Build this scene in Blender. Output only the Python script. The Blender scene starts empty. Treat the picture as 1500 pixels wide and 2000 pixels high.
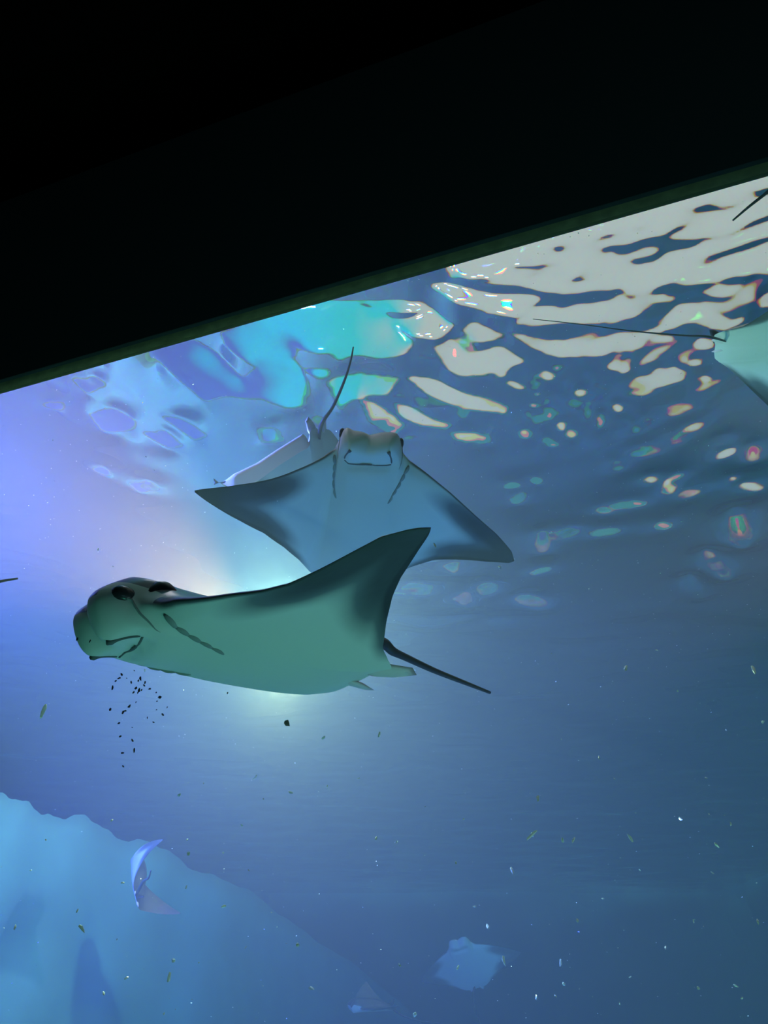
import bpy, bmesh, math, random
import numpy as np
from mathutils import Vector, Matrix

random.seed(7)
rng = np.random.default_rng(11)
scene = bpy.context.scene
COL = scene.collection

# ------------------------------------------------------------------ camera
EYE = Vector((0.0, 0.0, 1.6))
PITCH = math.radians(33.0)
cam_data = bpy.data.cameras.new('camera')
cam_data.sensor_fit = 'VERTICAL'
cam_data.sensor_height = 36.0
cam_data.lens = 36.0 * 1500.0 / 2000.0
cam_data.clip_start = 0.02
cam_data.clip_end = 200.0
cam = bpy.data.objects.new('camera', cam_data)
COL.objects.link(cam)
cam.location = EYE
cam.rotation_euler = (math.radians(90.0) + PITCH, 0.0, 0.0)
scene.camera = cam

# ------------------------------------------------------------------ world, exposure
world = bpy.data.worlds.new('dark_hall')
scene.world = world
world.use_nodes = True
world.node_tree.nodes['Background'].inputs['Color'].default_value = (0, 0, 0, 1)
world.node_tree.nodes['Background'].inputs['Strength'].default_value = 0.0
scene.view_settings.view_transform = 'Standard'
scene.view_settings.look = 'None'
scene.view_settings.gamma = 1.0
scene.view_settings.use_curve_mapping = False
scene.view_settings.exposure = 0.0
scene.cycles.caustics_refractive = False
scene.cycles.caustics_reflective = False
scene.cycles.volume_bounces = 0
scene.cycles.max_bounces = 8
scene.cycles.transmission_bounces = 6
scene.cycles.glossy_bounces = 4
scene.cycles.diffuse_bounces = 2
scene.cycles.transparent_max_bounces = 8
scene.cycles.sample_clamp_indirect = 6.0
scene.cycles.use_adaptive_sampling = True
scene.cycles.adaptive_threshold = 0.015

SURFACE_Z = 3.9            # still level of the water

# ------------------------------------------------------------------ unseen lamps placed in the water for its coloured glow, plus added fill lamps
def spot(name, loc, target, watts, color, cone, blend=0.6, radius=0.15):
    d = bpy.data.lights.new(name, 'SPOT')
    d.energy = watts
    d.color = color
    d.spot_size = math.radians(cone)
    d.spot_blend = blend
    d.shadow_soft_size = radius
    o = bpy.data.objects.new(name, d)
    COL.objects.link(o)
    o.location = loc
    o.rotation_euler = (Vector(target) - Vector(loc)).to_track_quat('-Z', 'Y').to_euler()
    return o

def bulb(name, loc, watts, color, radius):
    d = bpy.data.lights.new(name, 'POINT')
    d.energy = watts
    d.color = color
    d.shadow_soft_size = radius
    o = bpy.data.objects.new(name, d)
    COL.objects.link(o)
    o.location = loc
    return o

bulb('white_lamp', (-0.44, 2.8, 2.92), 74.27, (0.5117, 1.0, 0.6865), 0.04)
bulb('low_white_lamp', (-0.42, 2.9, 2.67), 18.02, (0.8073, 1.0, 0.364), 0.04)
spot('beam_lamp', (-0.5, 2.85, 2.8), (-1.15, 2.0, 3.1), 478.09, (1.0, 0.5368, 0.1515), 62, 0.9, 0.04)
spot('violet_lamp', (-2.7, 2.2, 3.7), (0.0, 3.4, 2.7), 3081.75, (0.1086, 0.2008, 1.0), 70, 0.8, 0.1)
spot('blue_lamp', (-1.95, 2.3, 1.7), (0.2, 4.6, 2.1), 518.52, (0.0, 0.0, 1.0), 85, 0.8, 0.1)
spot('belly_fill_near', (0.1, 1.0, -0.1), (-0.05, 1.6, 2.7), 32.39, (0.1372, 1.0, 0.7181), 75, 0.8, 0.2)  # added uplight standing in for floor bounce on the bellies
spot('belly_fill_mid', (0.2, 2.1, 0.2), (-0.05, 1.9, 2.78), 105.64, (0.0322, 0.1692, 1.0), 42, 0.8, 0.1)  # put in to brighten the belly of the spread ray
spot('top_right_fill', (2.9, 2.9, 3.65), (0.5, 3.6, 3.2), 196.04, (0.7708, 0.736, 1.0), 45, 0.9, 0.1)  # added to lift the haze at the upper right
spot('speck_fill', (1.0, 0.8, 0.8), (0.3, 1.5, 1.7), 12.00, (0.5, 1.0, 1.0), 100, 0.5, 0.03)  # added near the pane to whiten the foreground specks
spot('ledge_fill', (-2.3, 3.0, 0.7), (-2.1, 4.6, 1.9), 250.00, (0.2, 0.8, 1.0), 110, 0.9, 0.1)  # added to brighten the ledge shape
spot('right_fill', (3.6, 3.2, 3.6), (0.8, 5.5, 2.2), 86.16, (0.0, 1.0, 0.0), 80, 0.9, 0.1)  # unseen, added for the haze on the right
spot('right_floor_fill', (3.2, 4.2, 0.2), (1.6, 5.0, 2.6), 73.00, (0.0, 1.0, 0.0), 100, 0.9, 0.2)  # added from below to tint the haze on the right
spot('rim_fill', (-0.45, 1.45, 3.7), (-0.3, 1.7, 2.4), 8.50, (0.9412, 0.8824, 1.0), 110, 0.7, 0.04)  # added for bright ray edges and the rolled margin
spot('side_fill_lamp', (2.0, 1.4, 0.6), (1.28, 1.85, 3.43), 80.00, (0.125, 1.0, 0.825), 34, 0.7, 0.1)  # added to brighten the ray at the right edge

# unseen lamp added to brighten the hall wall and the window seal
bulb('hall_fill', (0.4, -0.05, 0.8), 4.0, (0.30, 0.90, 1.0), 0.05)

# ------------------------------------------------------------------ materials
def new_mat(name):
    m = bpy.data.materials.new(name)
    m.use_nodes = True
    nt = m.node_tree
    for n in list(nt.nodes):
        nt.nodes.remove(n)
    out = nt.nodes.new('ShaderNodeOutputMaterial')
    return m, nt, out

def plain(name, color, rough=0.6, noise=0.0, scale=20.0, spec=0.3):
    m, nt, out = new_mat(name)
    p = nt.nodes.new('ShaderNodeBsdfPrincipled')
    p.inputs['Roughness'].default_value = rough
    p.inputs['Specular IOR Level'].default_value = spec
    if noise:
        tc = nt.nodes.new('ShaderNodeTexCoord')
        t = nt.nodes.new('ShaderNodeTexNoise')
        t.inputs['Scale'].default_value = scale
        t.inputs['Detail'].default_value = 6
        r = nt.nodes.new('ShaderNodeValToRGB')
        r.color_ramp.elements[0].position = 0.3
        r.color_ramp.elements[1].position = 0.7
        r.color_ramp.elements[0].color = tuple(c * (1 - noise) for c in color) + (1,)
        r.color_ramp.elements[1].color = tuple(min(1, c * (1 + noise)) for c in color) + (1,)
        nt.links.new(tc.outputs['Object'], t.inputs['Vector'])
        nt.links.new(t.outputs['Fac'], r.inputs['Fac'])
        nt.links.new(r.outputs['Color'], p.inputs['Base Color'])
        b = nt.nodes.new('ShaderNodeBump')
        b.inputs['Strength'].default_value = 0.15
        b.inputs['Distance'].default_value = 0.01
        nt.links.new(t.outputs['Fac'], b.inputs['Height'])
        nt.links.new(b.outputs['Normal'], p.inputs['Normal'])
    else:
        p.inputs['Base Color'].default_value = tuple(color) + (1,)
    nt.links.new(p.outputs['BSDF'], out.inputs['Surface'])
    return m

def belly_material():
    # pale skin, slate-grey towards the wing tips and margins (the pigment of the animal, carried by a point attribute)
    m, nt, out = new_mat('ray_belly_skin')
    p = nt.nodes.new('ShaderNodeBsdfPrincipled')
    p.inputs['Roughness'].default_value = 0.5
    p.inputs['Specular IOR Level'].default_value = 0.25
    at = nt.nodes.new('ShaderNodeAttribute')
    at.attribute_name = 'margin'
    tc = nt.nodes.new('ShaderNodeTexCoord')
    no = nt.nodes.new('ShaderNodeTexNoise')
    no.inputs['Scale'].default_value = 9.0
    no.inputs['Detail'].default_value = 5
    ad = nt.nodes.new('ShaderNodeMath')
    ad.operation = 'MULTIPLY_ADD'
    ad.inputs[1].default_value = 0.22
    sb = nt.nodes.new('ShaderNodeMath')
    sb.operation = 'ADD'
    sb.inputs[1].default_value = -0.11
    rp = nt.nodes.new('ShaderNodeValToRGB')
    e = rp.color_ramp.elements
    e[0].position = 0.05
    e[0].color = (0.78, 0.80, 0.78, 1)
    e[1].position = 0.95
    e[1].color = (0.055, 0.06, 0.066, 1)
    q = e.new(0.5)
    q.color = (0.18, 0.20, 0.22, 1)
    nt.links.new(tc.outputs['Object'], no.inputs['Vector'])
    nt.links.new(no.outputs['Fac'], ad.inputs[0])
    nt.links.new(at.outputs['Fac'], ad.inputs[2])
    nt.links.new(ad.outputs[0], sb.inputs[0])
    nt.links.new(sb.outputs[0], rp.inputs['Fac'])
    nt.links.new(rp.outputs['Color'], p.inputs['Base Color'])
    n2 = nt.nodes.new('ShaderNodeTexNoise')
    n2.inputs['Scale'].default_value = 60.0
    b = nt.nodes.new('ShaderNodeBump')
    b.inputs['Strength'].default_value = 0.12
    b.inputs['Distance'].default_value = 0.005
    nt.links.new(tc.outputs['Object'], n2.inputs['Vector'])
    nt.links.new(n2.outputs['Fac'], b.inputs['Height'])
    nt.links.new(b.outputs['Normal'], p.inputs['Normal'])
    nt.links.new(p.outputs['BSDF'], out.inputs['Surface'])
    return m

M_BELLY = belly_material()
M_BACK = plain('ray_back_skin', (0.17, 0.14, 0.165), 0.34, 0.3, 8.0, 0.5)
M_TAIL = plain('ray_tail_skin', (0.05, 0.045, 0.06), 0.5)
M_EYE = plain('ray_eye', (0.025, 0.024, 0.03), 0.3)
M_SLIT = plain('gill_slit_skin', (0.30, 0.34, 0.34), 0.7)
M_MOUTH = plain('mouth_skin', (0.14, 0.16, 0.17), 0.7)
M_FIN = plain('pelvic_fin_lit_margin_skin', (0.88, 0.74, 0.78), 0.5)
M_HALL = plain('hall_black_paint', (0.16, 0.22, 0.22), 0.9, spec=0.05)
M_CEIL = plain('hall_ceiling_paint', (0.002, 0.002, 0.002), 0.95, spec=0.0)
M_SEAL = plain('window_seal_rubber', (0.85, 0.78, 0.42), 0.6, 0.2, 60.0)
M_SEALD = plain('window_seal_dark_rubber', (0.16, 0.2, 0.2), 0.8)
M_BEAD = plain('acrylic_edge_bead', (0.75, 0.75, 0.8), 0.3)
M_ROCK = plain('tank_back_paint', (0.16, 0.42, 0.48), 0.9, 0.35, 0.8)
M_SAND = plain('tank_floor_sand', (0.30, 0.52, 0.52), 0.95, 0.45, 1.6)
def speck_material():
    m, nt, out = new_mat('speck_white')
    a = nt.nodes.new('ShaderNodeBsdfDiffuse'); b = nt.nodes.new('ShaderNodeBsdfTranslucent'); g = nt.nodes.new('ShaderNodeBsdfGlossy')
    for n in (a, b, g):
        n.inputs['Color'].default_value = (0.97, 0.97, 0.95, 1)
    g.inputs['Roughness'].default_value = 0.35
    x = nt.nodes.new('ShaderNodeMixShader'); y = nt.nodes.new('ShaderNodeMixShader')
    x.inputs[0].default_value = 0.5; y.inputs[0].default_value = 0.3
    nt.links.new(a.outputs[0], x.inputs[1]); nt.links.new(b.outputs[0], x.inputs[2])
    nt.links.new(x.outputs[0], y.inputs[1]); nt.links.new(g.outputs[0], y.inputs[2])
    nt.links.new(y.outputs[0], out.inputs['Surface'])
    return m
M_SPECK = speck_material()
M_CRUMB = plain('crumb_dark', (0.03, 0.028, 0.025), 0.8)
M_PELLET = plain('pellet_brown', (0.12, 0.10, 0.09), 0.8, 0.3, 80)

# ------------------------------------------------------------------ small helpers
def mesh_obj(name, verts, faces, mats, parent=None, smooth=False, fmat=None):
    me = bpy.data.meshes.new(name)
    me.from_pydata([tuple(map(float, v)) for v in verts], [], [tuple(int(i) for i in f) for f in faces])
    for m in (mats if isinstance(mats, (list, tuple)) else [mats]):
        me.materials.append(m)
    if fmat is not None:
        me.polygons.foreach_set('material_index', np.asarray(fmat, dtype=np.int32))
    if smooth:
        me.polygons.foreach_set('use_smooth', np.ones(len(me.polygons), dtype=bool))
    me.update()
    o = bpy.data.objects.new(name, me)
    COL.objects.link(o)
    if parent is not None:
        o.parent = parent
    return o

def structure(o):
    o['kind'] = 'structure'
    return o

def tag(o, label, cat, group=None):
    o['label'] = label
    o['category'] = cat
    if group:
        o['group'] = group
    return o

def box_between(name, p0, along, length, prof, mat, parent=None, smooth=False):
    """extrude a closed profile (list of (n, z) pairs, n along the window normal) along the window direction"""
    n = len(prof)
    vs = []
    for s in (0.0, length):
        for (a, z) in prof:
            q = p0 + along * s + NRM * a
            vs.append((q.x, q.y, z))
    fs = [(i, (i + 1) % n, n + (i + 1) % n, n + i) for i in range(n)]
    fs += [tuple(range(n))[::-1], tuple(range(n, 2 * n))]
    return mesh_obj(name, vs, fs, mat, parent, smooth)

def smoothstep(a, b, x):
    t = np.clip((x - a) / (b - a), 0, 1)
    return t * t * (3 - 2 * t)

# ------------------------------------------------------------------ the setting: visitor hall
# the viewing window runs obliquely: its far end recedes to the left
ALONG = Vector((-0.9415, 0.337, 0.0)).normalized()
NRM = Vector((0.337, 0.9415, 0.0)).normalized()      # from the hall into the tank
WIN = 0.55                                            # distance from the eye to the hall face of the wall
W0 = NRM * WIN - ALONG * 4.0                          # start of the wall
WALL_TOP, WIN_TOP, WIN_SILL = 2.77, 2.3113, 0.75
structure(box_between('wall_front', W0, ALONG, 12.0, [(0, WIN_TOP), (0, WALL_TOP + .2), (0.03, WALL_TOP + .2), (0.03, WIN_TOP + .08)], M_HALL))
structure(box_between('wall_below_window', W0, ALONG, 12.0, [(0, 0), (0, WIN_SILL), (0.16, WIN_SILL), (0.16, 0)], M_HALL))
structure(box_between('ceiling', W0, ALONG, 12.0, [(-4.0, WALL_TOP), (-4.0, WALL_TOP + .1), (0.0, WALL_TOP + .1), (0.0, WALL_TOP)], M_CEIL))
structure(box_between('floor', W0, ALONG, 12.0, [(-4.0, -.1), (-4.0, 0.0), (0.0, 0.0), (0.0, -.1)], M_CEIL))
# stepped rubber seal along the top edge of the window, then the polished edge of the acrylic
for k, (n0, n1, z, mt) in enumerate([(0.036, 0.046, 2.3504, M_SEALD), (0.048, 0.066, 2.3489, M_SEAL), (0.068, 0.080, 2.3687, M_SEALD), (0.082, 0.090, 2.3847, M_BEAD)]):
    structure(box_between('trim_%d' % (k + 1), W0, ALONG, 12.0, [(n0, z), (n0, z + .16), (n1, z + .16), (n1, z + .05)], mt))

def pane_material():
    m, nt, out = new_mat('clear_acrylic')
    t = nt.nodes.new('ShaderNodeBsdfTransparent')
    t.inputs['Color'].default_value = (0.98, 0.985, 0.98, 1)
    nt.links.new(t.outputs['BSDF'], out.inputs['Surface'])
    return m
pane = structure(box_between('window_1', W0, ALONG, 12.0, [(0.105, WIN_SILL), (0.105, 2.60), (0.145, 2.60), (0.145, WIN_SILL)], pane_material()))

# ------------------------------------------------------------------ the setting: tank
TANK_Z = -0.4
def wall_strip(name, p, q, z0, z1, mat, thick=0.2, n=24, bumps=0.0):
    """an upright wall from p to q with a lumpy face"""
    p, q = Vector((p[0], p[1], 0)), Vector((q[0], q[1], 0))
    d = (q - p).normalized()
    nn = Vector((-d.y, d.x, 0))
    L = (q - p).length
    nx, nz = n * 3, n
    vs = []
    for side in (0, 1):
        for j in range(nz + 1):
            for i in range(nx + 1):
                s, z = L * i / nx, z0 + (z1 - z0) * j / nz
                b = 0.0
                if side == 0 and bumps:
                    b = bumps * (math.sin(s * 1.7 + 0.6 * math.sin(z * 2.1)) + 0.6 * math.sin(s * 3.9 + z * 3.1) + 0.4 * math.sin(z * 5.3 - s * 1.1))
                w = p + d * s + nn * (b if side == 0 else thick)
                vs.append((w.x, w.y, z))
    fs = []
    off = (nx + 1) * (nz + 1)
    for side in (0, 1):
        for j in range(nz):
            for i in range(nx):
                a = side * off + j * (nx + 1) + i
                f = (a, a + 1, a + nx + 2, a + nx + 1)
                fs.append(f if side == 0 else f[::-1])
    return structure(mesh_obj(name, vs, fs, mat, smooth=True))
wall_strip('wall_left', (-6.8, 2.6), (-6.8, 20.3), TANK_Z, SURFACE_Z + 0.6, M_ROCK, bumps=0.12)
wall_strip('wall_back', (-7.0, 20.1), (8.2, 20.1), TANK_Z, SURFACE_Z + 0.6, M_ROCK, bumps=0.15)
wall_strip('wall_right', (8.1, 20.3), (8.1, -1.5), TANK_Z, SURFACE_Z + 0.6, M_ROCK, bumps=0.15)

def tank_floor():
    nx, ny = 90, 110
    vs, fs = [], []
    for j in range(ny + 1):
        for i in range(nx + 1):
            x = -6.2 + 14.4 * i / nx
            y = 0.0 + 20.5 * j / ny
            z = TANK_Z + 0.10 * math.sin(x * 1.3 + math.sin(y * .9)) * math.sin(y * 1.1 + 0.5) + 0.03 * math.sin(x * 5 + y * 3)
            vs.append((x, y, z))
    for j in range(ny):
        for i in range(nx):
            a = j * (nx + 1) + i
            cx, cy = vs[a][0], vs[a][1]
            if cx * NRM.x + cy * NRM.y < WIN + 0.2:
                continue
            fs.append((a, a + 1, a + nx + 2, a + nx + 1))
    return structure(mesh_obj('tank_floor', vs, fs, M_SAND, smooth=True))
tank_floor()

# translucent luminous roof over the pool: white skylight on the right, blue and cyan put into its glow on the left
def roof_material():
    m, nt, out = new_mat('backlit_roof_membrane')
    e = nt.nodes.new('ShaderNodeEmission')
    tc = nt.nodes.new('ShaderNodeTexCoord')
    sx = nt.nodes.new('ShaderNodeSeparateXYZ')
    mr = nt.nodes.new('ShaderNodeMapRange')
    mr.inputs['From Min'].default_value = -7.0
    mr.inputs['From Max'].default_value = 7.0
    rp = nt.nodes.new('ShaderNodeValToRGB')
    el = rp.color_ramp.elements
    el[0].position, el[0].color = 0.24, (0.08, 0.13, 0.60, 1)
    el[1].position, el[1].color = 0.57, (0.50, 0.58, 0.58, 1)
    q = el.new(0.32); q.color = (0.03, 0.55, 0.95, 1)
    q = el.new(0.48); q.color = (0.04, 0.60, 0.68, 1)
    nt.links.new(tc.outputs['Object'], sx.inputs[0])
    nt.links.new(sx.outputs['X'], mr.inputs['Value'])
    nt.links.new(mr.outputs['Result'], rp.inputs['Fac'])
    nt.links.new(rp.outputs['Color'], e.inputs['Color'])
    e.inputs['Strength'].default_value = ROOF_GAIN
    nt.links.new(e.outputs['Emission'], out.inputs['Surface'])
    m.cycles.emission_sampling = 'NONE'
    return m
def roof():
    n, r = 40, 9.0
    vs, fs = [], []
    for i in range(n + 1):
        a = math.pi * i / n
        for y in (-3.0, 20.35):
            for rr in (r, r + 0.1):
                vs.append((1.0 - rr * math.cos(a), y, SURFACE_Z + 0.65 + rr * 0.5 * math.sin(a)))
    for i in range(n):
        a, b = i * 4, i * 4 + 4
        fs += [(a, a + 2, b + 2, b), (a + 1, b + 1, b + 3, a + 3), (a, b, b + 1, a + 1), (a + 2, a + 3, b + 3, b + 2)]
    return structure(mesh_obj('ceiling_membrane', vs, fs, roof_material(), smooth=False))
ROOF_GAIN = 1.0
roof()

# far end of the pool hall, teal glow added for the teal wave facets
def end_wall():
    m, nt, out = new_mat('glowing_end_wall')
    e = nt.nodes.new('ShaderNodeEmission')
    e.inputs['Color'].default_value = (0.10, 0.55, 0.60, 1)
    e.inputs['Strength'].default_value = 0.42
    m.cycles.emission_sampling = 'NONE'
    nt.links.new(e.outputs['Emission'], out.inputs['Surface'])
    vs = [(-9, 20.4, SURFACE_Z + .62), (11, 20.4, SURFACE_Z + .62), (11, 20.4, 10.0), (-9, 20.4, 10.0), (-9, 20.6, SURFACE_Z + .62), (11, 20.6, SURFACE_Z + .62), (11, 20.6, 10.0), (-9, 20.6, 10.0)]
    fs = [(0, 1, 2, 3), (7, 6, 5, 4), (0, 4, 5, 1), (1, 5, 6, 2), (2, 6, 7, 3), (3, 7, 4, 0)]
    return structure(mesh_obj('wall_hall_end', vs, fs, m))
end_wall()

# ------------------------------------------------------------------ water surface
# Wave crests given in metres on the water plane: OPEN and BLUE facets lean towards the viewing window side so that one sees
# out through them, SHUT ones lean the other way and mirror the tank.  A least-squares fit turns them into one height field.
CREST_OPEN = [
 [(0.259,1.96),(0.286,1.922),(0.382,1.96),(0.521,1.96),(0.602,1.98),(0.715,2),(0.79,1.985),(0.905,1.98),(0.944,2.01),(0.996,2),(1.031,1.96),(1.084,1.931),(1.139,1.96),(1.181,1.946),(1.258,1.946),(1.268,1.912),(1.346,1.898),(1.462,1.884),(1.493,1.725),(1.352,1.419),(1.118,1.49),(0.876,1.579),(0.62,1.675),(0.347,1.776),(0.235,1.847)],
 [(0.525,2.145),(0.562,2.071),(0.658,2.071),(0.702,2.092),(0.742,2.055),(0.815,2.06),(0.881,2.04),(0.918,2),(0.966,2.06),(1.018,2.092),(0.989,2.118),(0.93,2.139),(0.875,2.145),(0.83,2.161),(0.745,2.145),(0.663,2.145),(0.589,2.139)],
 [(0.529,2.2),(0.576,2.211),(0.665,2.245),(0.768,2.262),(0.86,2.256),(0.935,2.222),(0.997,2.205),(1.056,2.211),(1.112,2.177),(1.112,2.123),(1.142,2.066),(1.195,2.055),(1.256,2.071),(1.327,2.113),(1.383,2.134),(1.415,2.113),(1.428,2.145),(1.369,2.183),(1.31,2.177),(1.231,2.139),(1.186,2.15),(1.141,2.188),(1.079,2.233),(1.061,2.285),(0.999,2.308),(0.917,2.32),(0.849,2.32),(0.742,2.344),(0.66,2.314),(0.585,2.268)],
 [(1.024,2.015),(1.066,2),(1.119,2.03),(1.112,2.045),(1.055,2.04)],
 [(1.219,1.99),(1.259,1.951),(1.34,1.96),(1.336,1.99),(1.293,2.02),(1.242,2.01)],
 [(1.438,2.03),(1.461,1.99),(1.512,2),(1.522,2.06),(1.461,2.066)],
 [(1.105,2.474),(1.146,2.462),(1.168,2.417),(1.244,2.411),(1.307,2.443),(1.295,2.487),(1.232,2.513),(1.168,2.54),(1.145,2.507)],
 [(0.994,2.399),(0.994,2.413),(0.987,2.422),(0.975,2.422),(0.963,2.413),(0.956,2.399),(0.956,2.384),(0.963,2.375),(0.975,2.375),(0.987,2.384)],
 [(1.045,2.405),(1.047,2.426),(1.04,2.438),(1.027,2.438),(1.013,2.426),(1.004,2.405),(1.002,2.385),(1.009,2.372),(1.022,2.372),(1.036,2.385)],
 [(0.739,2.477),(0.732,2.489),(0.715,2.492),(0.696,2.482),(0.681,2.465),(0.677,2.447),(0.684,2.434),(0.7,2.432),(0.719,2.441),(0.734,2.458)],
 [(0.907,2.573),(0.904,2.587),(0.892,2.596),(0.874,2.596),(0.857,2.587),(0.849,2.573),(0.851,2.559),(0.864,2.55),(0.882,2.55),(0.898,2.559)],
 [(1.09,2.67),(1.091,2.69),(1.082,2.702),(1.067,2.702),(1.052,2.69),(1.042,2.67),(1.042,2.65),(1.051,2.638),(1.065,2.638),(1.081,2.65)],
 [(1.028,2.764),(1.032,2.795),(1.027,2.815),(1.015,2.815),(1.001,2.795),(0.99,2.764),(0.987,2.733),(0.992,2.714),(1.003,2.714),(1.017,2.733)],
 [(0.861,2.801),(0.86,2.821),(0.85,2.833),(0.834,2.833),(0.819,2.821),(0.811,2.801),(0.812,2.782),(0.822,2.77),(0.837,2.77),(0.852,2.782)],
 [(0.923,2.854),(0.921,2.874),(0.907,2.887),(0.886,2.887),(0.867,2.874),(0.857,2.854),(0.859,2.834),(0.873,2.822),(0.893,2.822),(0.912,2.834)],
 [(0.703,2.862),(0.701,2.882),(0.687,2.895),(0.667,2.895),(0.65,2.882),(0.641,2.862),(0.644,2.842),(0.658,2.83),(0.677,2.83),(0.694,2.842)],
 [(0.849,2.942),(0.841,2.955),(0.819,2.957),(0.792,2.946),(0.771,2.927),(0.762,2.908),(0.77,2.895),(0.792,2.893),(0.818,2.904),(0.84,2.923)],
 [(0.619,2.546),(0.61,2.551),(0.588,2.544),(0.564,2.528),(0.545,2.509),(0.539,2.494),(0.549,2.489),(0.57,2.496),(0.594,2.512),(0.613,2.531)],
 [(1.341,2.38),(1.341,2.393),(1.332,2.401),(1.317,2.401),(1.302,2.393),(1.293,2.38),(1.293,2.367),(1.302,2.36),(1.317,2.36),(1.332,2.367)],
 [(1.424,2.481),(1.423,2.493),(1.411,2.501),(1.394,2.501),(1.377,2.493),(1.367,2.481),(1.368,2.469),(1.38,2.461),(1.397,2.461),(1.414,2.469)],
 [(1.349,2.268),(1.348,2.285),(1.334,2.296),(1.311,2.296),(1.288,2.285),(1.275,2.268),(1.276,2.25),(1.291,2.239),(1.314,2.239),(1.336,2.25)],
 [(1.182,2.239),(1.176,2.248),(1.154,2.254),(1.125,2.254),(1.1,2.248),(1.089,2.239),(1.095,2.23),(1.116,2.224),(1.145,2.224),(1.17,2.23)],
 [(1.723,2.973),(1.724,2.991),(1.71,3.016),(1.687,3.037),(1.663,3.046),(1.647,3.04),(1.647,3.02),(1.661,2.996),(1.685,2.975),(1.708,2.967)],
 [(0.702,2.663),(0.699,2.671),(0.688,2.676),(0.674,2.676),(0.661,2.671),(0.655,2.663),(0.658,2.654),(0.669,2.649),(0.684,2.649),(0.696,2.654)],
 [(0.705,2.587),(0.703,2.594),(0.696,2.598),(0.686,2.598),(0.677,2.594),(0.673,2.587),(0.674,2.579),(0.682,2.575),(0.692,2.575),(0.701,2.579)],
 [(0.319,2.211),(0.348,2.166),(0.406,2.172),(0.477,2.216),(0.457,2.256),(0.4,2.268),(0.357,2.268)],
 [(0.406,2.326),(0.469,2.285),(0.522,2.302),(0.593,2.374),(0.535,2.399),(0.518,2.468),(0.47,2.436),(0.41,2.449),(0.332,2.462),(0.292,2.399),(0.323,2.362)],
 [(0.1,2.474),(0.201,2.497),(0.341,2.573),(0.482,2.614),(0.572,2.666),(0.56,2.713),(0.468,2.691),(0.325,2.656),(0.182,2.58)],
 [(0.037,2.631),(0.117,2.684),(0.238,2.756),(0.323,2.786),(0.294,2.824),(0.168,2.801),(0.071,2.727)],
 [(0.311,2.85),(0.436,2.843),(0.501,2.878),(0.481,2.921),(0.344,2.901)],
 [(0.184,1.98),(0.272,1.975),(0.411,2.005),(0.548,2.005),(0.608,2.012),(0.57,2.084),(0.507,2.107),(0.401,2.089),(0.277,2.05)],
 [(-0.12,2.076),(0.02,2.066),(0.16,2.089),(0.271,2.183),(0.248,2.262),(0.146,2.225),(0.021,2.183),(-0.101,2.129)],
 [(0.212,2.291),(0.273,2.268),(0.349,2.356),(0.343,2.465),(0.274,2.433)],
 [(0.713,3.285),(0.707,3.3),(0.687,3.311),(0.659,3.316),(0.636,3.311),(0.625,3.299),(0.631,3.285),(0.651,3.273),(0.678,3.269),(0.702,3.274)],
 [(0.818,3.24),(0.815,3.255),(0.802,3.265),(0.784,3.265),(0.767,3.255),(0.759,3.24),(0.762,3.225),(0.776,3.216),(0.794,3.216),(0.81,3.225)],
 [(1.545,3.191),(1.543,3.21),(1.526,3.24),(1.499,3.269),(1.474,3.285),(1.459,3.283),(1.461,3.264),(1.479,3.234),(1.505,3.205),(1.53,3.189)],
 [(1.42,3.442),(1.407,3.46),(1.362,3.48),(1.303,3.494),(1.252,3.497),(1.229,3.487),(1.243,3.468),(1.288,3.449),(1.347,3.435),(1.397,3.432)],
 [(1.623,3.672),(1.621,3.691),(1.602,3.706),(1.573,3.711),(1.546,3.704),(1.531,3.688),(1.534,3.668),(1.553,3.653),(1.581,3.649),(1.608,3.656)],
 [(1.987,3.302),(1.98,3.315),(1.95,3.32),(1.91,3.314),(1.873,3.3),(1.856,3.283),(1.863,3.269),(1.892,3.265),(1.933,3.27),(1.969,3.284)],
 [(1.333,3.718),(1.323,3.735),(1.289,3.757),(1.244,3.777),(1.205,3.788),(1.188,3.783),(1.198,3.767),(1.233,3.744),(1.277,3.724),(1.315,3.714)],
 [(1.044,4.176),(1.035,4.197),(1.004,4.225),(0.962,4.249),(0.925,4.26),(0.908,4.253),(0.918,4.232),(0.949,4.204),(0.991,4.181),(1.027,4.17)],
 [(1.83,3.231),(1.83,3.242),(1.821,3.249),(1.806,3.249),(1.792,3.242),(1.784,3.231),(1.784,3.221),(1.793,3.214),(1.808,3.214),(1.822,3.221)]]
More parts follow.
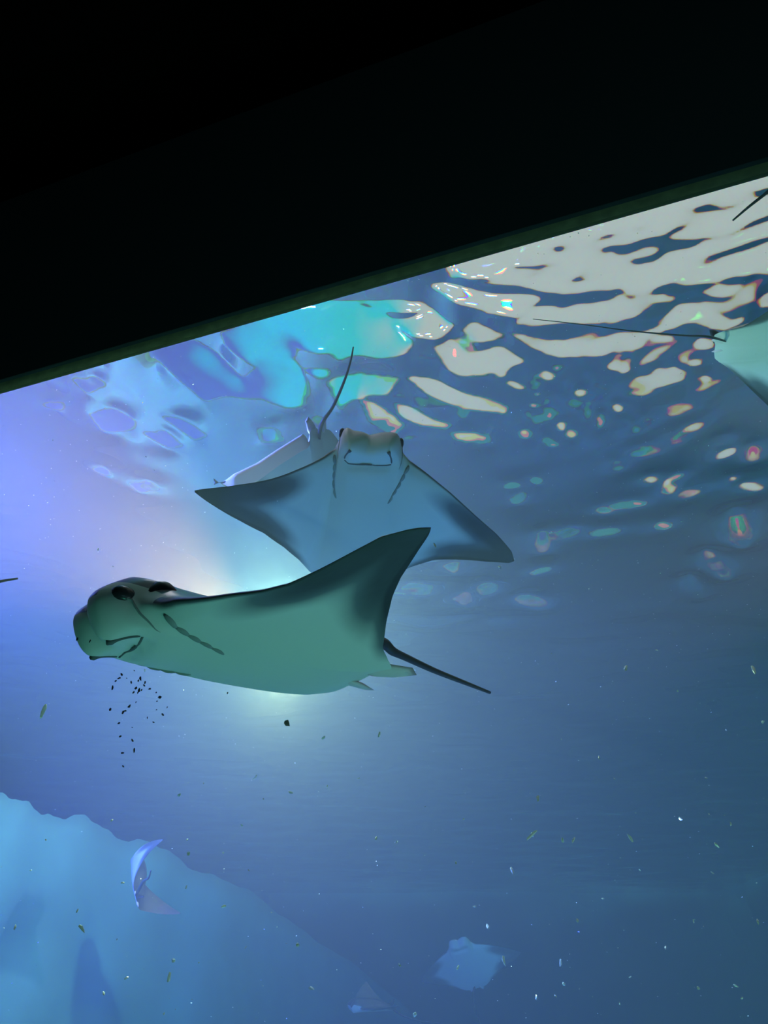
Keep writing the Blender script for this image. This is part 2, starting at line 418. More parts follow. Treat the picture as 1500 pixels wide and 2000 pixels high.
CREST_SHUT = [
 [(0.859,1.776),(0.891,1.759),(0.99,1.725),(1.023,1.695),(1.067,1.687),(1.052,1.716),(1.002,1.742),(1.029,1.759),(1.108,1.754),(1.205,1.742),(1.249,1.708),(1.286,1.675),(1.354,1.634),(1.368,1.667),(1.274,1.716),(1.228,1.746),(1.134,1.767),(1.123,1.798),(1.034,1.82),(0.995,1.866),(0.939,1.88),(0.899,1.87),(0.908,1.847),(0.97,1.829),(0.999,1.802),(0.95,1.785),(0.921,1.789),(0.913,1.811),(0.888,1.829),(0.842,1.825),(0.824,1.811),(0.799,1.829),(0.778,1.802),(0.803,1.785)],
 [(1.154,1.847),(1.169,1.825),(1.235,1.802),(1.295,1.767),(1.395,1.729),(1.404,1.75),(1.312,1.811),(1.246,1.834),(1.199,1.868),(1.169,1.868)],
 [(1.025,1.634),(1.082,1.618),(1.118,1.603),(1.112,1.622),(1.162,1.626),(1.208,1.618),(1.207,1.634),(1.169,1.646),(1.095,1.654),(1.064,1.646)],
 [(1.214,1.564),(1.252,1.557),(1.31,1.534),(1.327,1.572),(1.268,1.595),(1.221,1.618),(1.251,1.587)],
 [(0.398,1.962),(0.506,1.962),(0.588,1.99),(0.669,2.005),(0.733,2.01),(0.823,1.995),(0.884,1.99),(0.914,1.998),(0.892,2.02),(0.852,2.05),(0.773,2.05),(0.701,2.086),(0.657,2.066),(0.561,2.066),(0.611,2.03),(0.566,2),(0.506,2.012),(0.434,2)],
 [(0.529,1.912),(0.574,1.903),(0.572,1.914),(0.538,1.92)],
 [(0.681,1.946),(0.725,1.903),(0.751,1.88),(0.737,1.922),(0.783,1.922),(0.749,1.941)],
 [(0.628,1.908),(0.664,1.901),(0.652,1.917)],
 [(0.47,1.866),(0.581,1.861),(0.684,1.868),(0.584,1.877),(0.472,1.882)],
 [(0.871,1.712),(0.888,1.695),(0.917,1.691),(0.907,1.712)],
 [(0.598,1.785),(0.624,1.769),(0.658,1.794),(0.641,1.82),(0.61,1.811)],
 [(0.742,1.776),(0.775,1.729),(0.837,1.72),(0.821,1.742),(0.776,1.763)],
 [(0.272,1.936),(0.393,1.922),(0.404,1.946),(0.304,1.946)],
 [(-0.004,2.123),(0.081,2.107),(0.154,2.129),(0.102,2.166),(0.031,2.166)],
 [(-0.148,2.092),(-0.09,2.076),(-0.032,2.102),(-0.091,2.129)]]
CREST_BLUE = [
 [(-0.961,2.326),(-0.817,2.253),(-0.71,2.356),(-0.622,2.481),(-0.547,2.417),(-0.657,2.297),(-0.665,2.225),(-0.468,2.142),(-0.259,2.063),(-0.12,2.076),(0.021,2.183),(0.104,2.239),(0.096,2.326),(-0.022,2.356),(-0.107,2.326),(-0.194,2.356),(-0.233,2.297),(-0.339,2.297),(-0.387,2.356),(-0.333,2.481),(-0.347,2.649),(-0.44,2.649),(-0.569,2.58),(-0.706,2.58),(-0.804,2.614),(-0.889,2.481)],
 [(-0.775,2.465),(-0.681,2.433),(-0.602,2.497),(-0.626,2.58),(-0.745,2.546)],
 [(-1.352,2.713),(-1.25,2.684),(-1.176,2.756),(-1.207,2.824),(-1.328,2.824)],
 [(-1.142,2.85),(-1.042,2.839),(-0.979,2.941),(-1.045,2.957)],
 [(-1.038,2.727),(-0.95,2.756),(-0.842,2.87),(-0.909,2.901)],
 [(-1.358,2.487),(-1.265,2.474),(-1.232,2.513),(-1.319,2.573)],
 [(-1.552,2.649),(-1.453,2.631),(-1.483,2.684)],
 [(-1.476,3.138),(-1.417,3.116),(-1.405,3.204)],
 [(-1.329,3.259),(-1.22,3.25),(-1.184,3.319),(-1.294,3.329)],
 [(-0.244,2.481),(-0.11,2.449),(0.067,2.481),(0.023,2.58),(-0.137,2.597),(-0.21,2.684)],
 [(-0.602,2.812),(-0.506,2.812),(-0.48,2.909),(-0.592,2.917)],
 [(-0.114,2.58),(-0.023,2.649),(0.096,2.794),(0.049,2.87),(-0.071,2.756)]]
CREST_TEAL = [
 [(0.53,2.228),(0.525,2.27),(0.512,2.294),(0.495,2.29),(0.481,2.26),(0.476,2.216),(0.481,2.175),(0.494,2.153),(0.511,2.157),(0.524,2.185)],
 [(0.909,2.443),(0.939,2.497),(0.954,2.537),(0.946,2.545),(0.919,2.518),(0.884,2.468),(0.854,2.414),(0.841,2.377),(0.849,2.369),(0.874,2.394)],
 [(0.776,2.665),(0.794,2.714),(0.796,2.753),(0.781,2.765),(0.755,2.746),(0.728,2.703),(0.711,2.654),(0.71,2.617),(0.724,2.606),(0.749,2.624)],
 [(0.692,2.507),(0.693,2.546),(0.685,2.57),(0.669,2.57),(0.653,2.546),(0.641,2.507),(0.64,2.469),(0.649,2.446),(0.664,2.446),(0.68,2.469)],
 [(0.952,2.684),(0.959,2.733),(0.954,2.764),(0.94,2.764),(0.922,2.733),(0.907,2.684),(0.901,2.636),(0.906,2.607),(0.919,2.607),(0.937,2.636)],
 [(0.829,2.526),(0.83,2.551),(0.823,2.567),(0.811,2.567),(0.798,2.551),(0.789,2.526),(0.788,2.502),(0.795,2.487),(0.807,2.487),(0.82,2.502)],
 [(0.516,2.839),(0.521,2.903),(0.517,2.943),(0.506,2.943),(0.492,2.903),(0.482,2.839),(0.478,2.777),(0.482,2.739),(0.493,2.739),(0.506,2.777)],
 [(1.042,2.368),(1.042,2.398),(1.024,2.417),(0.996,2.417),(0.969,2.398),(0.953,2.368),(0.954,2.338),(0.971,2.32),(0.999,2.32),(1.026,2.338)],
 [(1.043,2.04),(1.042,2.065),(1.025,2.081),(0.998,2.081),(0.971,2.065),(0.956,2.04),(0.958,2.015),(0.975,2),(1.002,2),(1.028,2.015)],
 [(1.317,2.066),(1.315,2.084),(1.295,2.095),(1.265,2.095),(1.237,2.084),(1.222,2.066),(1.225,2.047),(1.245,2.036),(1.274,2.036),(1.302,2.047)],
 [(1.188,2.282),(1.187,2.305),(1.166,2.34),(1.133,2.376),(1.1,2.397),(1.081,2.396),(1.083,2.372),(1.105,2.336),(1.138,2.301),(1.17,2.281)],
 [(1.182,2.526),(1.182,2.562),(1.161,2.584),(1.127,2.584),(1.094,2.562),(1.074,2.526),(1.075,2.492),(1.096,2.471),(1.129,2.471),(1.162,2.492)],
 [(1.471,2.546),(1.474,2.578),(1.459,2.598),(1.432,2.598),(1.403,2.578),(1.384,2.546),(1.382,2.515),(1.397,2.496),(1.423,2.496),(1.451,2.515)],
 [(1.421,2.642),(1.419,2.671),(1.389,2.703),(1.343,2.725),(1.298,2.728),(1.273,2.712),(1.276,2.683),(1.307,2.651),(1.352,2.63),(1.396,2.627)],
 [(1.366,2.968),(1.358,2.995),(1.32,3.02),(1.265,3.034),(1.215,3.03),(1.19,3.011),(1.199,2.984),(1.238,2.959),(1.292,2.946),(1.341,2.949)],
 [(1.486,2.778),(1.491,2.812),(1.474,2.863),(1.441,2.911),(1.406,2.939),(1.381,2.933),(1.377,2.898),(1.395,2.846),(1.427,2.799),(1.462,2.773)],
 [(1.253,2.764),(1.255,2.786),(1.247,2.801),(1.231,2.801),(1.215,2.786),(1.204,2.764),(1.202,2.741),(1.21,2.727),(1.225,2.727),(1.242,2.741)],
 [(1.69,2.892),(1.692,2.917),(1.675,2.941),(1.645,2.957),(1.614,2.957),(1.594,2.942),(1.593,2.917),(1.61,2.893),(1.64,2.878),(1.67,2.877)],
 [(1.846,3.006),(1.856,3.047),(1.849,3.073),(1.828,3.073),(1.8,3.047),(1.777,3.006),(1.768,2.965),(1.775,2.941),(1.796,2.941),(1.823,2.965)],
 [(1.215,2.816),(1.217,2.839),(1.209,2.854),(1.193,2.854),(1.176,2.839),(1.165,2.816),(1.164,2.793),(1.172,2.779),(1.188,2.779),(1.204,2.793)],
 [(1.213,3.107),(1.213,3.132),(1.199,3.147),(1.177,3.147),(1.156,3.132),(1.143,3.107),(1.144,3.083),(1.157,3.068),(1.179,3.068),(1.2,3.083)],
 [(0.386,2.302),(0.382,2.344),(0.363,2.371),(0.337,2.371),(0.313,2.344),(0.301,2.302),(0.306,2.261),(0.325,2.237),(0.351,2.237),(0.374,2.261)],
 [(0.678,2.72),(0.678,2.741),(0.674,2.755),(0.666,2.755),(0.657,2.741),(0.651,2.72),(0.65,2.699),(0.655,2.686),(0.663,2.686),(0.672,2.699)],
 [(0.388,2.691),(0.386,2.725),(0.374,2.746),(0.356,2.746),(0.34,2.725),(0.332,2.691),(0.335,2.658),(0.347,2.637),(0.364,2.637),(0.38,2.658)],
 [(2.088,3.702),(2.114,3.801),(2.102,3.864),(2.056,3.864),(1.995,3.801),(1.944,3.702),(1.922,3.606),(1.935,3.549),(1.978,3.549),(2.036,3.606)],
 [(2.179,4.242),(2.157,4.267),(2.092,4.239),(2.009,4.169),(1.941,4.087),(1.914,4.023),(1.936,4),(1.998,4.026),(2.079,4.093),(2.148,4.175)],
 [(1.361,3.731),(1.349,3.752),(1.308,3.771),(1.252,3.781),(1.204,3.777),(1.182,3.762),(1.194,3.74),(1.235,3.721),(1.29,3.712),(1.338,3.715)],
 [(1.535,3.305),(1.536,3.333),(1.523,3.35),(1.5,3.35),(1.475,3.333),(1.46,3.305),(1.458,3.278),(1.472,3.261),(1.495,3.261),(1.519,3.278)],
 [(0.764,3.35),(0.765,3.381),(0.75,3.416),(0.723,3.441),(0.695,3.448),(0.677,3.433),(0.676,3.402),(0.693,3.367),(0.719,3.342),(0.747,3.336)],
 [(0.978,3.924),(0.956,3.961),(0.924,3.958),(0.893,3.918),(0.876,3.857),(0.879,3.798),(0.901,3.764),(0.932,3.766),(0.963,3.804),(0.98,3.864)],
 [(0.747,4.428),(0.74,4.471),(0.707,4.509),(0.66,4.528),(0.618,4.52),(0.597,4.488),(0.604,4.446),(0.638,4.408),(0.684,4.39),(0.725,4.398)],
 [(0.599,4.576),(0.593,4.612),(0.57,4.634),(0.54,4.634),(0.513,4.612),(0.501,4.576),(0.507,4.541),(0.53,4.519),(0.56,4.519),(0.586,4.541)],
 [(1.124,4.682),(1.104,4.714),(1.042,4.719),(0.961,4.695),(0.895,4.651),(0.867,4.605),(0.888,4.573),(0.95,4.568),(1.028,4.592),(1.095,4.635)],
 [(0.921,4.993),(0.91,5.034),(0.87,5.059),(0.816,5.059),(0.769,5.034),(0.747,4.993),(0.759,4.953),(0.799,4.929),(0.853,4.929),(0.899,4.953)],
 [(1.124,5.64),(1.095,5.734),(0.994,5.775),(0.86,5.745),(0.749,5.657),(0.702,5.547),(0.734,5.458),(0.833,5.42),(0.96,5.448),(1.071,5.531)],
 [(0.671,5.098),(0.661,5.14),(0.626,5.166),(0.58,5.166),(0.541,5.14),(0.523,5.098),(0.534,5.057),(0.568,5.031),(0.614,5.031),(0.653,5.057)],
 [(1.129,3.708),(1.124,3.744),(1.093,3.79),(1.045,3.829),(1.001,3.845),(0.976,3.831),(0.982,3.794),(1.014,3.747),(1.061,3.71),(1.104,3.695)],
 [(2.118,4.564),(2.096,4.556),(2.044,4.499),(1.985,4.417),(1.94,4.342),(1.926,4.301),(1.948,4.308),(1.997,4.362),(2.056,4.442),(2.103,4.52)],
 [(1.413,3.24),(1.412,3.255),(1.399,3.265),(1.379,3.265),(1.36,3.255),(1.35,3.24),(1.352,3.225),(1.365,3.216),(1.384,3.216),(1.403,3.225)],
 [(1.665,3.329),(1.663,3.351),(1.64,3.374),(1.605,3.389),(1.572,3.39),(1.554,3.377),(1.556,3.354),(1.58,3.332),(1.614,3.317),(1.646,3.316)],
 [(1.25,3.521),(1.247,3.54),(1.227,3.552),(1.199,3.552),(1.174,3.54),(1.161,3.521),(1.165,3.502),(1.184,3.49),(1.212,3.49),(1.237,3.502)],
 [(0.034,4.517),(0.164,4.387),(0.331,4.422),(0.302,4.517)],
 [(0.442,4.591),(0.571,4.517),(0.57,4.683)],
 [(0.036,4.884),(0.361,4.968),(0.606,4.884),(0.331,5.08)],
 [(0.037,5.17),(0.224,5.188),(0.077,5.394)],
 [(0.347,4.15),(0.47,4.105),(0.448,4.236)]]

def inside(poly, X, Y):
    r = np.zeros(X.shape, bool)
    n = len(poly)
    for i in range(n):
        x0, y0 = poly[i]; x1, y1 = poly[(i + 1) % n]
        if y0 == y1:
            continue
        c = ((Y < y0) != (Y < y1)) & (X < (x1 - x0) * (Y - y0) / (y1 - y0) + x0)
        r ^= c
    return r

def solve_waves():
    h = 0.0105
    xs = np.arange(-2.4, 2.9, h); ys = np.arange(0.9, 5.7, h)
    X, Y = np.meshgrid(xs, ys)
    op = np.zeros(X.shape, bool); te = np.zeros(X.shape, bool)
    for p in CREST_TEAL: te |= inside(p, X, Y)
    for p in CREST_OPEN: op |= inside(p, X, Y)
    for p in CREST_SHUT: op &= ~inside(p, X, Y)
    for p in CREST_BLUE: op |= inside(p, X, Y)
    te &= ~op
    R = np.hypot(X, Y); rx, ry = X / R, Y / R
    e = np.arctan2(SURFACE_Z - EYE.z, R)
    deg = math.radians
    crit = deg(41.35)
    lean = lambda a: np.tan(np.clip(crit + deg(a) - e, -1.2, 1.2))
    tmin = np.where(op, lean(6.0), np.where(te, lean(1.6), -9.0))      # least and greatest lean of each facet
    tmax = np.where(op, 9.0, np.where(te, lean(3.8), lean(-2.5)))
    area = (R > 1.3) & (R < 4.6) & (X > -1.7) & (X < 2.3)
    wa = smoothstep(0.9, 1.3, R) * (1 - smoothstep(4.6, 5.6, R)) * smoothstep(-2.4, -1.7, X) * (1 - smoothstep(2.2, 2.9, X))
    wa *= smoothstep(1.55, 1.8, X * NRM.x + Y * NRM.y)                  # nearer water is hidden by the wall
    wa *= np.where(op | te, 1.0, 1 - 0.8 * smoothstep(-.6, -1.1, X))
    area &= X * NRM.x + Y * NRM.y > 1.85
    def grad(H):
        gx = np.zeros_like(H); gy = np.zeros_like(H)
        gx[:, :-1] = (H[:, 1:] - H[:, :-1]) / h
        gy[:-1] = (H[1:] - H[:-1]) / h
        return gx, gy
    def div(gx, gy):                                             # adjoint of grad
        o = np.zeros_like(gx)
        o[:, 1:] += gx[:, :-1] / h; o[:, :-1] -= gx[:, :-1] / h
        o[1:] += gy[:-1] / h; o[:-1] -= gy[:-1] / h
        return o
    def lap(V):
        return div(*grad(V))
    H = np.zeros_like(X)
    bl = 0.10 * h * h
    for rnd in range(ROUNDS):
        gx, gy = grad(H)
        t = -(gx * rx + gy * ry)
        lo_, hi_ = t < tmin + 0.01, t > tmax - 0.01
        s = np.where(lo_, tmin + 0.03, np.where(hi_, tmax - 0.03, np.clip(t, -0.9, 0.9)))
        w = wa * np.where(lo_ | hi_, 1.0, 0.03 if rnd else 0.2)
        lat, flat = 0.012, 0.5
        def A(V):
            gx, gy = grad(V)
            a = (gx * rx + gy * ry); b = (-gx * ry + gy * rx)
            wa_, lb = w * a, lat * b
            return div(wa_ * rx - lb * ry, wa_ * ry + lb * rx) + (flat + 8 * (1 - wa) ** 4) * V + bl * lap(lap(V))
        r = div(-w * s * rx, -w * s * ry) - A(H)
        p = r.copy(); rs = (r * r).sum()
        for it in range(90):
            Ap = A(p); al = rs / max((p * Ap).sum(), 1e-30)
            H += al * p; r -= al * Ap
            rn = (r * r).sum()
            if rn < 1e-9: break
            p = r + (rn / rs) * p; rs = rn
    for k in range(1):                                           # light smoothing
        Hp = np.pad(H, 1, mode='edge')
        H = 0.5 * H + 0.125 * (Hp[:-2, 1:-1] + Hp[2:, 1:-1] + Hp[1:-1, :-2] + Hp[1:-1, 2:])
    gx, gy = grad(H); t = -(gx * rx + gy * ry)
    g = ((t > tmin - .06) & (t < tmax + .06))
    print('WAVES fit', g[area].mean(), 'open', g[area & op].mean(), 'teal', g[area & te].mean(), 'shut', g[area & ~op & ~te].mean(), 'height', H.min(), H.max())
    return xs, ys, H
ROUNDS = 10

def water_surface():
    wx, wy, WH = solve_waves()
    h = wx[1] - wx[0]
    def axis(a, b, lo, hi):
        mid = list(np.arange(lo, hi, h))
        step, v, right = h, mid[-1], []
        while v < b:
            step = min(step * 1.06, 0.10); v += step; right.append(v)
        step, v, left = h, mid[0], []
        while v > a:
            step = min(step * 1.06, 0.10); v -= step; left.append(v)
        return np.array(left[::-1] + mid + right)
    xs = axis(-6.4, 7.7, -2.4, 2.9 - 1e-6); ys = axis(0.1, 19.7, 0.9, 5.7 - 1e-6)
    X, Y = np.meshgrid(xs, ys)
    # ripples of the whole pool
    Z = np.zeros_like(X)
    for k in range(46):
        lam = 0.22 * (1.09 ** k) * 0.5 + 0.12
        if lam > 2.2: lam = rng.uniform(0.25, 1.2)
        th = rng.normal(1.45, 0.55)
        kx, ky = 2 * math.pi / lam * math.cos(th), 2 * math.pi / lam * math.sin(th)
        Z += RIPPLE * lam * np.sin(kx * X + ky * Y + rng.uniform(0, 6.28) + 0.6 * np.sin(0.7 * X + 1.1 * Y + k))
    ix = np.clip((X - wx[0]) / h, 0, len(wx) - 1.001); iy = np.clip((Y - wy[0]) / h, 0, len(wy) - 1.001)
    i0, j0 = ix.astype(int), iy.astype(int); fx, fy = ix - i0, iy - j0
    Hs = (WH[j0, i0] * (1 - fx) * (1 - fy) + WH[j0, i0 + 1] * fx * (1 - fy) + WH[j0 + 1, i0] * (1 - fx) * fy + WH[j0 + 1, i0 + 1] * fx * fy)
    R = np.hypot(X, Y)
    m = smoothstep(1.0, 1.3, R) * (1 - smoothstep(4.7, 5.4, R)) * smoothstep(-2.3, -1.8, X) * (1 - smoothstep(2.2, 2.8, X))
    Z = Hs * m + Z * (1 - 0.86 * m)
    ny, nx = X.shape
    Z = np.maximum(Z, -0.11)
    vs = np.stack([X.ravel(), Y.ravel(), (SURFACE_Z + Z).ravel()], 1)
    idx = np.arange(ny * nx).reshape(ny, nx)
    f = np.stack([idx[:-1, :-1], idx[:-1, 1:], idx[1:, 1:], idx[1:, :-1]], -1).reshape(-1, 4)
    keep = (vs[f[:, 0], 0] * NRM.x + vs[f[:, 0], 1] * NRM.y) > WIN + 0.15
    f = f[keep]
    me = bpy.data.meshes.new('water_surface')
    me.vertices.add(len(vs)); me.vertices.foreach_set('co', vs.ravel())
    me.loops.add(f.size); me.loops.foreach_set('vertex_index', f.ravel().astype(np.int32))
    me.polygons.add(len(f)); me.polygons.foreach_set('loop_start', np.arange(0, f.size, 4, dtype=np.int32))
    me.polygons.foreach_set('use_smooth', np.ones(len(f), bool))
    me.update(calc_edges=True)
    o = bpy.data.objects.new('water_surface', me)
    COL.objects.link(o)
    me.materials.append(surface_material())
    o['kind'] = 'stuff'
    return tag(o, 'rippled underside of the water, white and cyan facets at the top of the tank', 'water')

def surface_material():
    # real refraction, split in three colours so that the facets fringe as they do through thick water and acrylic
    m, nt, out = new_mat('water_surface')
    sh = []
    for col, ior in (((1, 0, 0, 1), 1.320), ((0, 1, 0, 1), 1.335), ((0, 0, 1, 1), 1.352)):
        g = nt.nodes.new('ShaderNodeBsdfGlass')
        g.inputs['Color'].default_value = col
        g.inputs['IOR'].default_value = ior
        g.inputs['Roughness'].default_value = 0.0
        sh.append(g)
    a = nt.nodes.new('ShaderNodeAddShader'); b = nt.nodes.new('ShaderNodeAddShader')
    nt.links.new(sh[0].outputs[0], a.inputs[0]); nt.links.new(sh[1].outputs[0], a.inputs[1])
    nt.links.new(a.outputs[0], b.inputs[0]); nt.links.new(sh[2].outputs[0], b.inputs[1])
    nt.links.new(b.outputs[0], out.inputs['Surface'])
    return m
RIPPLE = 0.0022
water_surface()

def water_body():
    # the hazy water itself: one closed volume from the window to the back wall
    m, nt, out = new_mat('hazy_water')
    sc = nt.nodes.new('ShaderNodeVolumeScatter')
    sc.inputs['Color'].default_value = (0.82, 0.90, 1.0, 1)
    sc.inputs['Density'].default_value = 0.10
    sc.inputs['Anisotropy'].default_value = 0.25
    ab = nt.nodes.new('ShaderNodeVolumeAbsorption')
    ab.inputs['Color'].default_value = (0.30, 0.84, 0.93, 1)
    ab.inputs['Density'].default_value = 0.06
    ad = nt.nodes.new('ShaderNodeAddShader')
    nt.links.new(sc.outputs[0], ad.inputs[0]); nt.links.new(ab.outputs[0], ad.inputs[1])
    nt.links.new(ad.outputs[0], out.inputs['Volume'])
    a = NRM * (WIN + 0.17)
    ring = [(7.75, a.y + (a.x - 7.75) * NRM.x / NRM.y), (7.75, 19.7), (-6.45, 19.7), (-6.45, a.y + (a.x + 6.45) * NRM.x / NRM.y)]
    vs = [(x, y, TANK_Z - 0.2) for x, y in ring] + [(x, y, SURFACE_Z - 0.12) for x, y in ring]
    fs = [(3, 2, 1, 0), (4, 5, 6, 7)] + [(i, (i + 1) % 4, 4 + (i + 1) % 4, 4 + i) for i in range(4)]
    o = mesh_obj('water', vs, fs, m)
    o['kind'] = 'stuff'
    return tag(o, 'hazy blue water filling the whole tank behind the window', 'water')
water_body()

TAILS = {   # points along each tail, metres in the tank
 'glide': [(-0.011, 1.304, 2.162), (0.017, 1.341, 2.161), (0.039, 1.374, 2.164), (0.101, 1.446, 2.164), (0.169, 1.517, 2.165), (0.226, 1.586, 2.17)],
 'hover': [(-0.082, 2.25, 2.633), (-0.104, 2.435, 2.624), (-0.131, 2.653, 2.655)],
 'rear': [(-0.221, 2.111, 3.343), (-0.18, 2.063, 3.38), (-0.139, 1.999, 3.442), (-0.116, 1.953, 3.495), (-0.106, 1.919, 3.529)],
 'side': [(1.024, 1.729, 3.381), (0.947, 1.748, 3.407), (0.8, 1.775, 3.456), (0.649, 1.806, 3.52), (0.508, 1.839, 3.579)],
}
# ------------------------------------------------------------------ cownose rays
# One anatomy in units of half the wing span: x to the animal's right wing, y to the snout, z to the back.
XS = np.array([0, .05, .1, .15, .185, .2, .25, .35, .5, .65, .8, .9, .97, 1.0])
LY = np.array([.47, .495, .505, .49, .445, .38, .33, .285, .2, .1, -.02, -.105, -.17, -.205])
TY = np.array([-.5, -.5, -.5, -.495, -.49, -.485, -.455, -.395, -.335, -.295, -.262, -.243, -.228, -.212])
R0 = .18

class Ray:
    def __init__(self, loc, rot, scale, bend, cor=None, curl=None):
        self.R = Matrix(rot); self.loc = Vector(loc); self.s = scale
        self.b = np.array(bend, float).reshape(2, 4)
        cor = cor or {'L': [], 'T': []}
        self.cor = {k: np.array(v, float).reshape(-1, 4) for k, v in cor.items()}
        self.curl = curl                                    # (side, flap length): trailing margin rolled down on one wing
    def bend(self, x, y, z):
        x = np.asarray(x, float); y = np.asarray(y, float); z = np.asarray(z, float)
        r = np.abs(x); neg = x < 0
        a, b, tw, sw = [np.where(neg, self.b[0, i], self.b[1, i]) for i in range(4)]
        e = np.maximum(r - R0, 0); n = 24
        X = np.minimum(r, R0).copy(); Z = np.zeros_like(X)
        for k in range(n):
            s = e * (k + .5) / n
            th = a * np.minimum(s / .15, 1) + b * s
            X += np.cos(th) * e / n; Z += np.sin(th) * e / n
        th = a * np.minimum(e / .15, 1) + b * e
        ym = np.interp(r, XS, (LY + TY) / 2)
        zz = z + tw * e * (y - ym)
        return np.stack([np.sign(x + 1e-12) * (X - np.sin(th) * zz), y + sw * e * e, Z + np.cos(th) * zz], -1)
    def shift(self, u, v):
        out = np.zeros(np.shape(u) + (3,))
        for key, w in (('L', 1 - v), ('T', v), ('Q', v ** 4)):
            c = self.cor.get(key, ())
            if len(c):
                for i in range(3):
                    xp, fp = c[:, 0], c[:, i + 1]
                    lo, hi = (xp[0] - .25, xp[-1] + .25)
                    out[..., i] += w * np.interp(u, np.r_[lo, xp, hi], np.r_[0, fp, 0])
        return out
    def yspan(self, u):
        r = np.abs(u)
        return np.interp(r, SX, SL), np.interp(r, SX, ST)
    def thick(self, u, v, y):
        """heights of the back and of the belly over the mid surface"""
        r = np.abs(u)
        naca = 2.6 * (0.2969 * np.sqrt(v) - 0.126 * v - 0.3516 * v ** 2 + 0.2843 * v ** 3 - 0.1036 * v ** 4) / 0.26
        wing = (0.034 * (1 - r) ** 1.2 + 0.006) * naca
        yh = np.interp(y, [-.5, -.35, -.1, .15, .3, .42, .5, .56], [.015, .05, .10, .11, .098, .075, .05, .035])
        front = np.sqrt(np.clip(v / .10, 0, 1)); back = np.clip((1 - v) / .08, 0, 1) ** .7
        hump = yh * np.exp(-(r / .215) ** 2.4) * front * back
        head = smoothstep(.27, .20, r) * smoothstep(.22, .38, y)
        top = wing * (1 - .5 * head) + hump + .028 * head * front
        yb = np.interp(y, [-.5, -.3, 0, .2, .4, .5, .56], [.012, .035, .055, .06, .05, .04, .03])
        bot = wing * .55 + yb * np.exp(-(r / .34) ** 2.2) * front * back
        lobe = np.exp(-((r - .105) / .065) ** 2 - ((y - .455) / .06) ** 2)
        bot = bot + .040 * lobe * front + .018 * head * front * smoothstep(.30, .42, y)
        bot = bot - .020 * np.exp(-((y - .315) / .022) ** 2) * smoothstep(.15, .09, r)       # mouth cleft
        cheek = smoothstep(.235, .20, r + .25 * (.36 - y) * 0.5) * smoothstep(.12, .3, y)
        bot = bot + .014 * cheek * front
        return top, bot
    def surf(self, x, y, side, lift=0.0):
        """a point on the back (side +1) or on the belly (-1), animal units"""
        x = np.atleast_1d(np.asarray(x, float)); y = np.atleast_1d(np.asarray(y, float))
        l, t = self.yspan(x); v = np.clip((l - y) / (l - t), 0, 1)
        zt, zb = self.thick(x, v, y)
        z = np.where(side > 0, zt + lift, -zb - lift)
        return (self.bend(x, y, z) + self.shift(x, v)) * self.s
    def body(self):
        us = np.concatenate([np.linspace(0, .16, 13), np.linspace(.17, .27, 15), np.linspace(.285, 1.0, 40)])
        u = np.concatenate([-us[:0:-1], us])
        nv = 46
        vs = 0.5 - 0.5 * np.cos(np.pi * np.linspace(0, 1, nv))
        vs = np.clip(vs, 0, 1)
        U, V = np.meshgrid(u, vs, indexing='ij')
        l, t = self.yspan(U)
        Y = l + (t - l) * V
        zt, zb = self.thick(U, V, Y)
        edge = (V <= 0) | (V >= 1) | (np.abs(U) >= 1)
        zt = np.where(edge, 0, zt); zb = np.where(edge, 0, zb)
        sh = self.shift(U, V)
        top = self.bend(U, Y, zt) + sh
        bot = self.bend(U, Y, -zb) + sh
        if self.curl:
            side, flap = self.curl
            lo, hi = 0.24, 0.97
            m = np.where(side * U > 0, smoothstep(lo, lo + .06, np.abs(U)) * (1 - smoothstep(.80, .97, np.abs(U))), 0)
            d = (l - Y); L = (l - t)
            # distance past the fold line, measured along the chord; the margin is rolled through 150 degrees
            fold = L - 0.0
            past = np.clip((V - .70) / .30, 0, 1)
            base = self.bend(U, np.where(V > .70, l + (t - l) * 1.0, l + (t - l) * np.clip(V / .70, 0, 1)), 0 * U) + sh
            nrm = self.bend(U, t, 0 * U - .1) - self.bend(U, t, 0 * U); nrm /= np.linalg.norm(nrm, axis=-1, keepdims=True)
            ch = self.bend(U, t, 0 * U) - self.bend(U, t + .1, 0 * U); ch /= np.linalg.norm(ch, axis=-1, keepdims=True)
            ang = np.clip(past / .35, 0, 1) * math.radians(165)
            rad = .028
            off = (ch * np.sin(ang)[..., None] + nrm * (1 - np.cos(ang))[..., None]) * rad
            rest = np.clip(past - .35, 0, 1)[..., None] / .65 * flap
            d2 = ch * math.cos(math.radians(165)) + nrm * math.sin(math.radians(165))
            pos = base + off + d2 * rest * (1 - .25 * rest / flap)
            n2 = (ch * np.sin(ang)[..., None] - nrm * np.cos(ang)[..., None])         # back side of the sheet
            th = np.where(V >= 1, 0, .006 * (1 - V * .5))[..., None]
            mm = m[..., None]
            top = top * (1 - mm) + (pos + n2 * th) * mm
            bot = bot * (1 - mm) + (pos - n2 * th) * mm
        n_u, n_v = U.shape
        it = np.arange(n_u * n_v).reshape(n_u, n_v)
        ib = it + n_u * n_v
        ib = np.where(edge, it, ib)
        verts = np.concatenate([top.reshape(-1, 3), bot.reshape(-1, 3)]) * self.s
        q = lambda I: np.stack([I[:-1, :-1], I[1:, :-1], I[1:, 1:], I[:-1, 1:]], -1).reshape(-1, 4)
        ft, fb = q(it)[:, ::-1], q(ib)
        faces = np.concatenate([ft, fb]); 
        # pale skin reaches round the front of the head up to the brow
        uu = .25 * (U[:-1, :-1] + U[1:, :-1] + U[1:, 1:] + U[:-1, 1:]).ravel(); vv = .25 * (V[:-1, :-1] + V[1:, :-1] + V[1:, 1:] + V[:-1, 1:]).ravel()
        mi = np.r_[((np.abs(uu) > .15) & (np.abs(uu) < .24) & (vv < .045)).astype(float), np.ones(len(fb))]
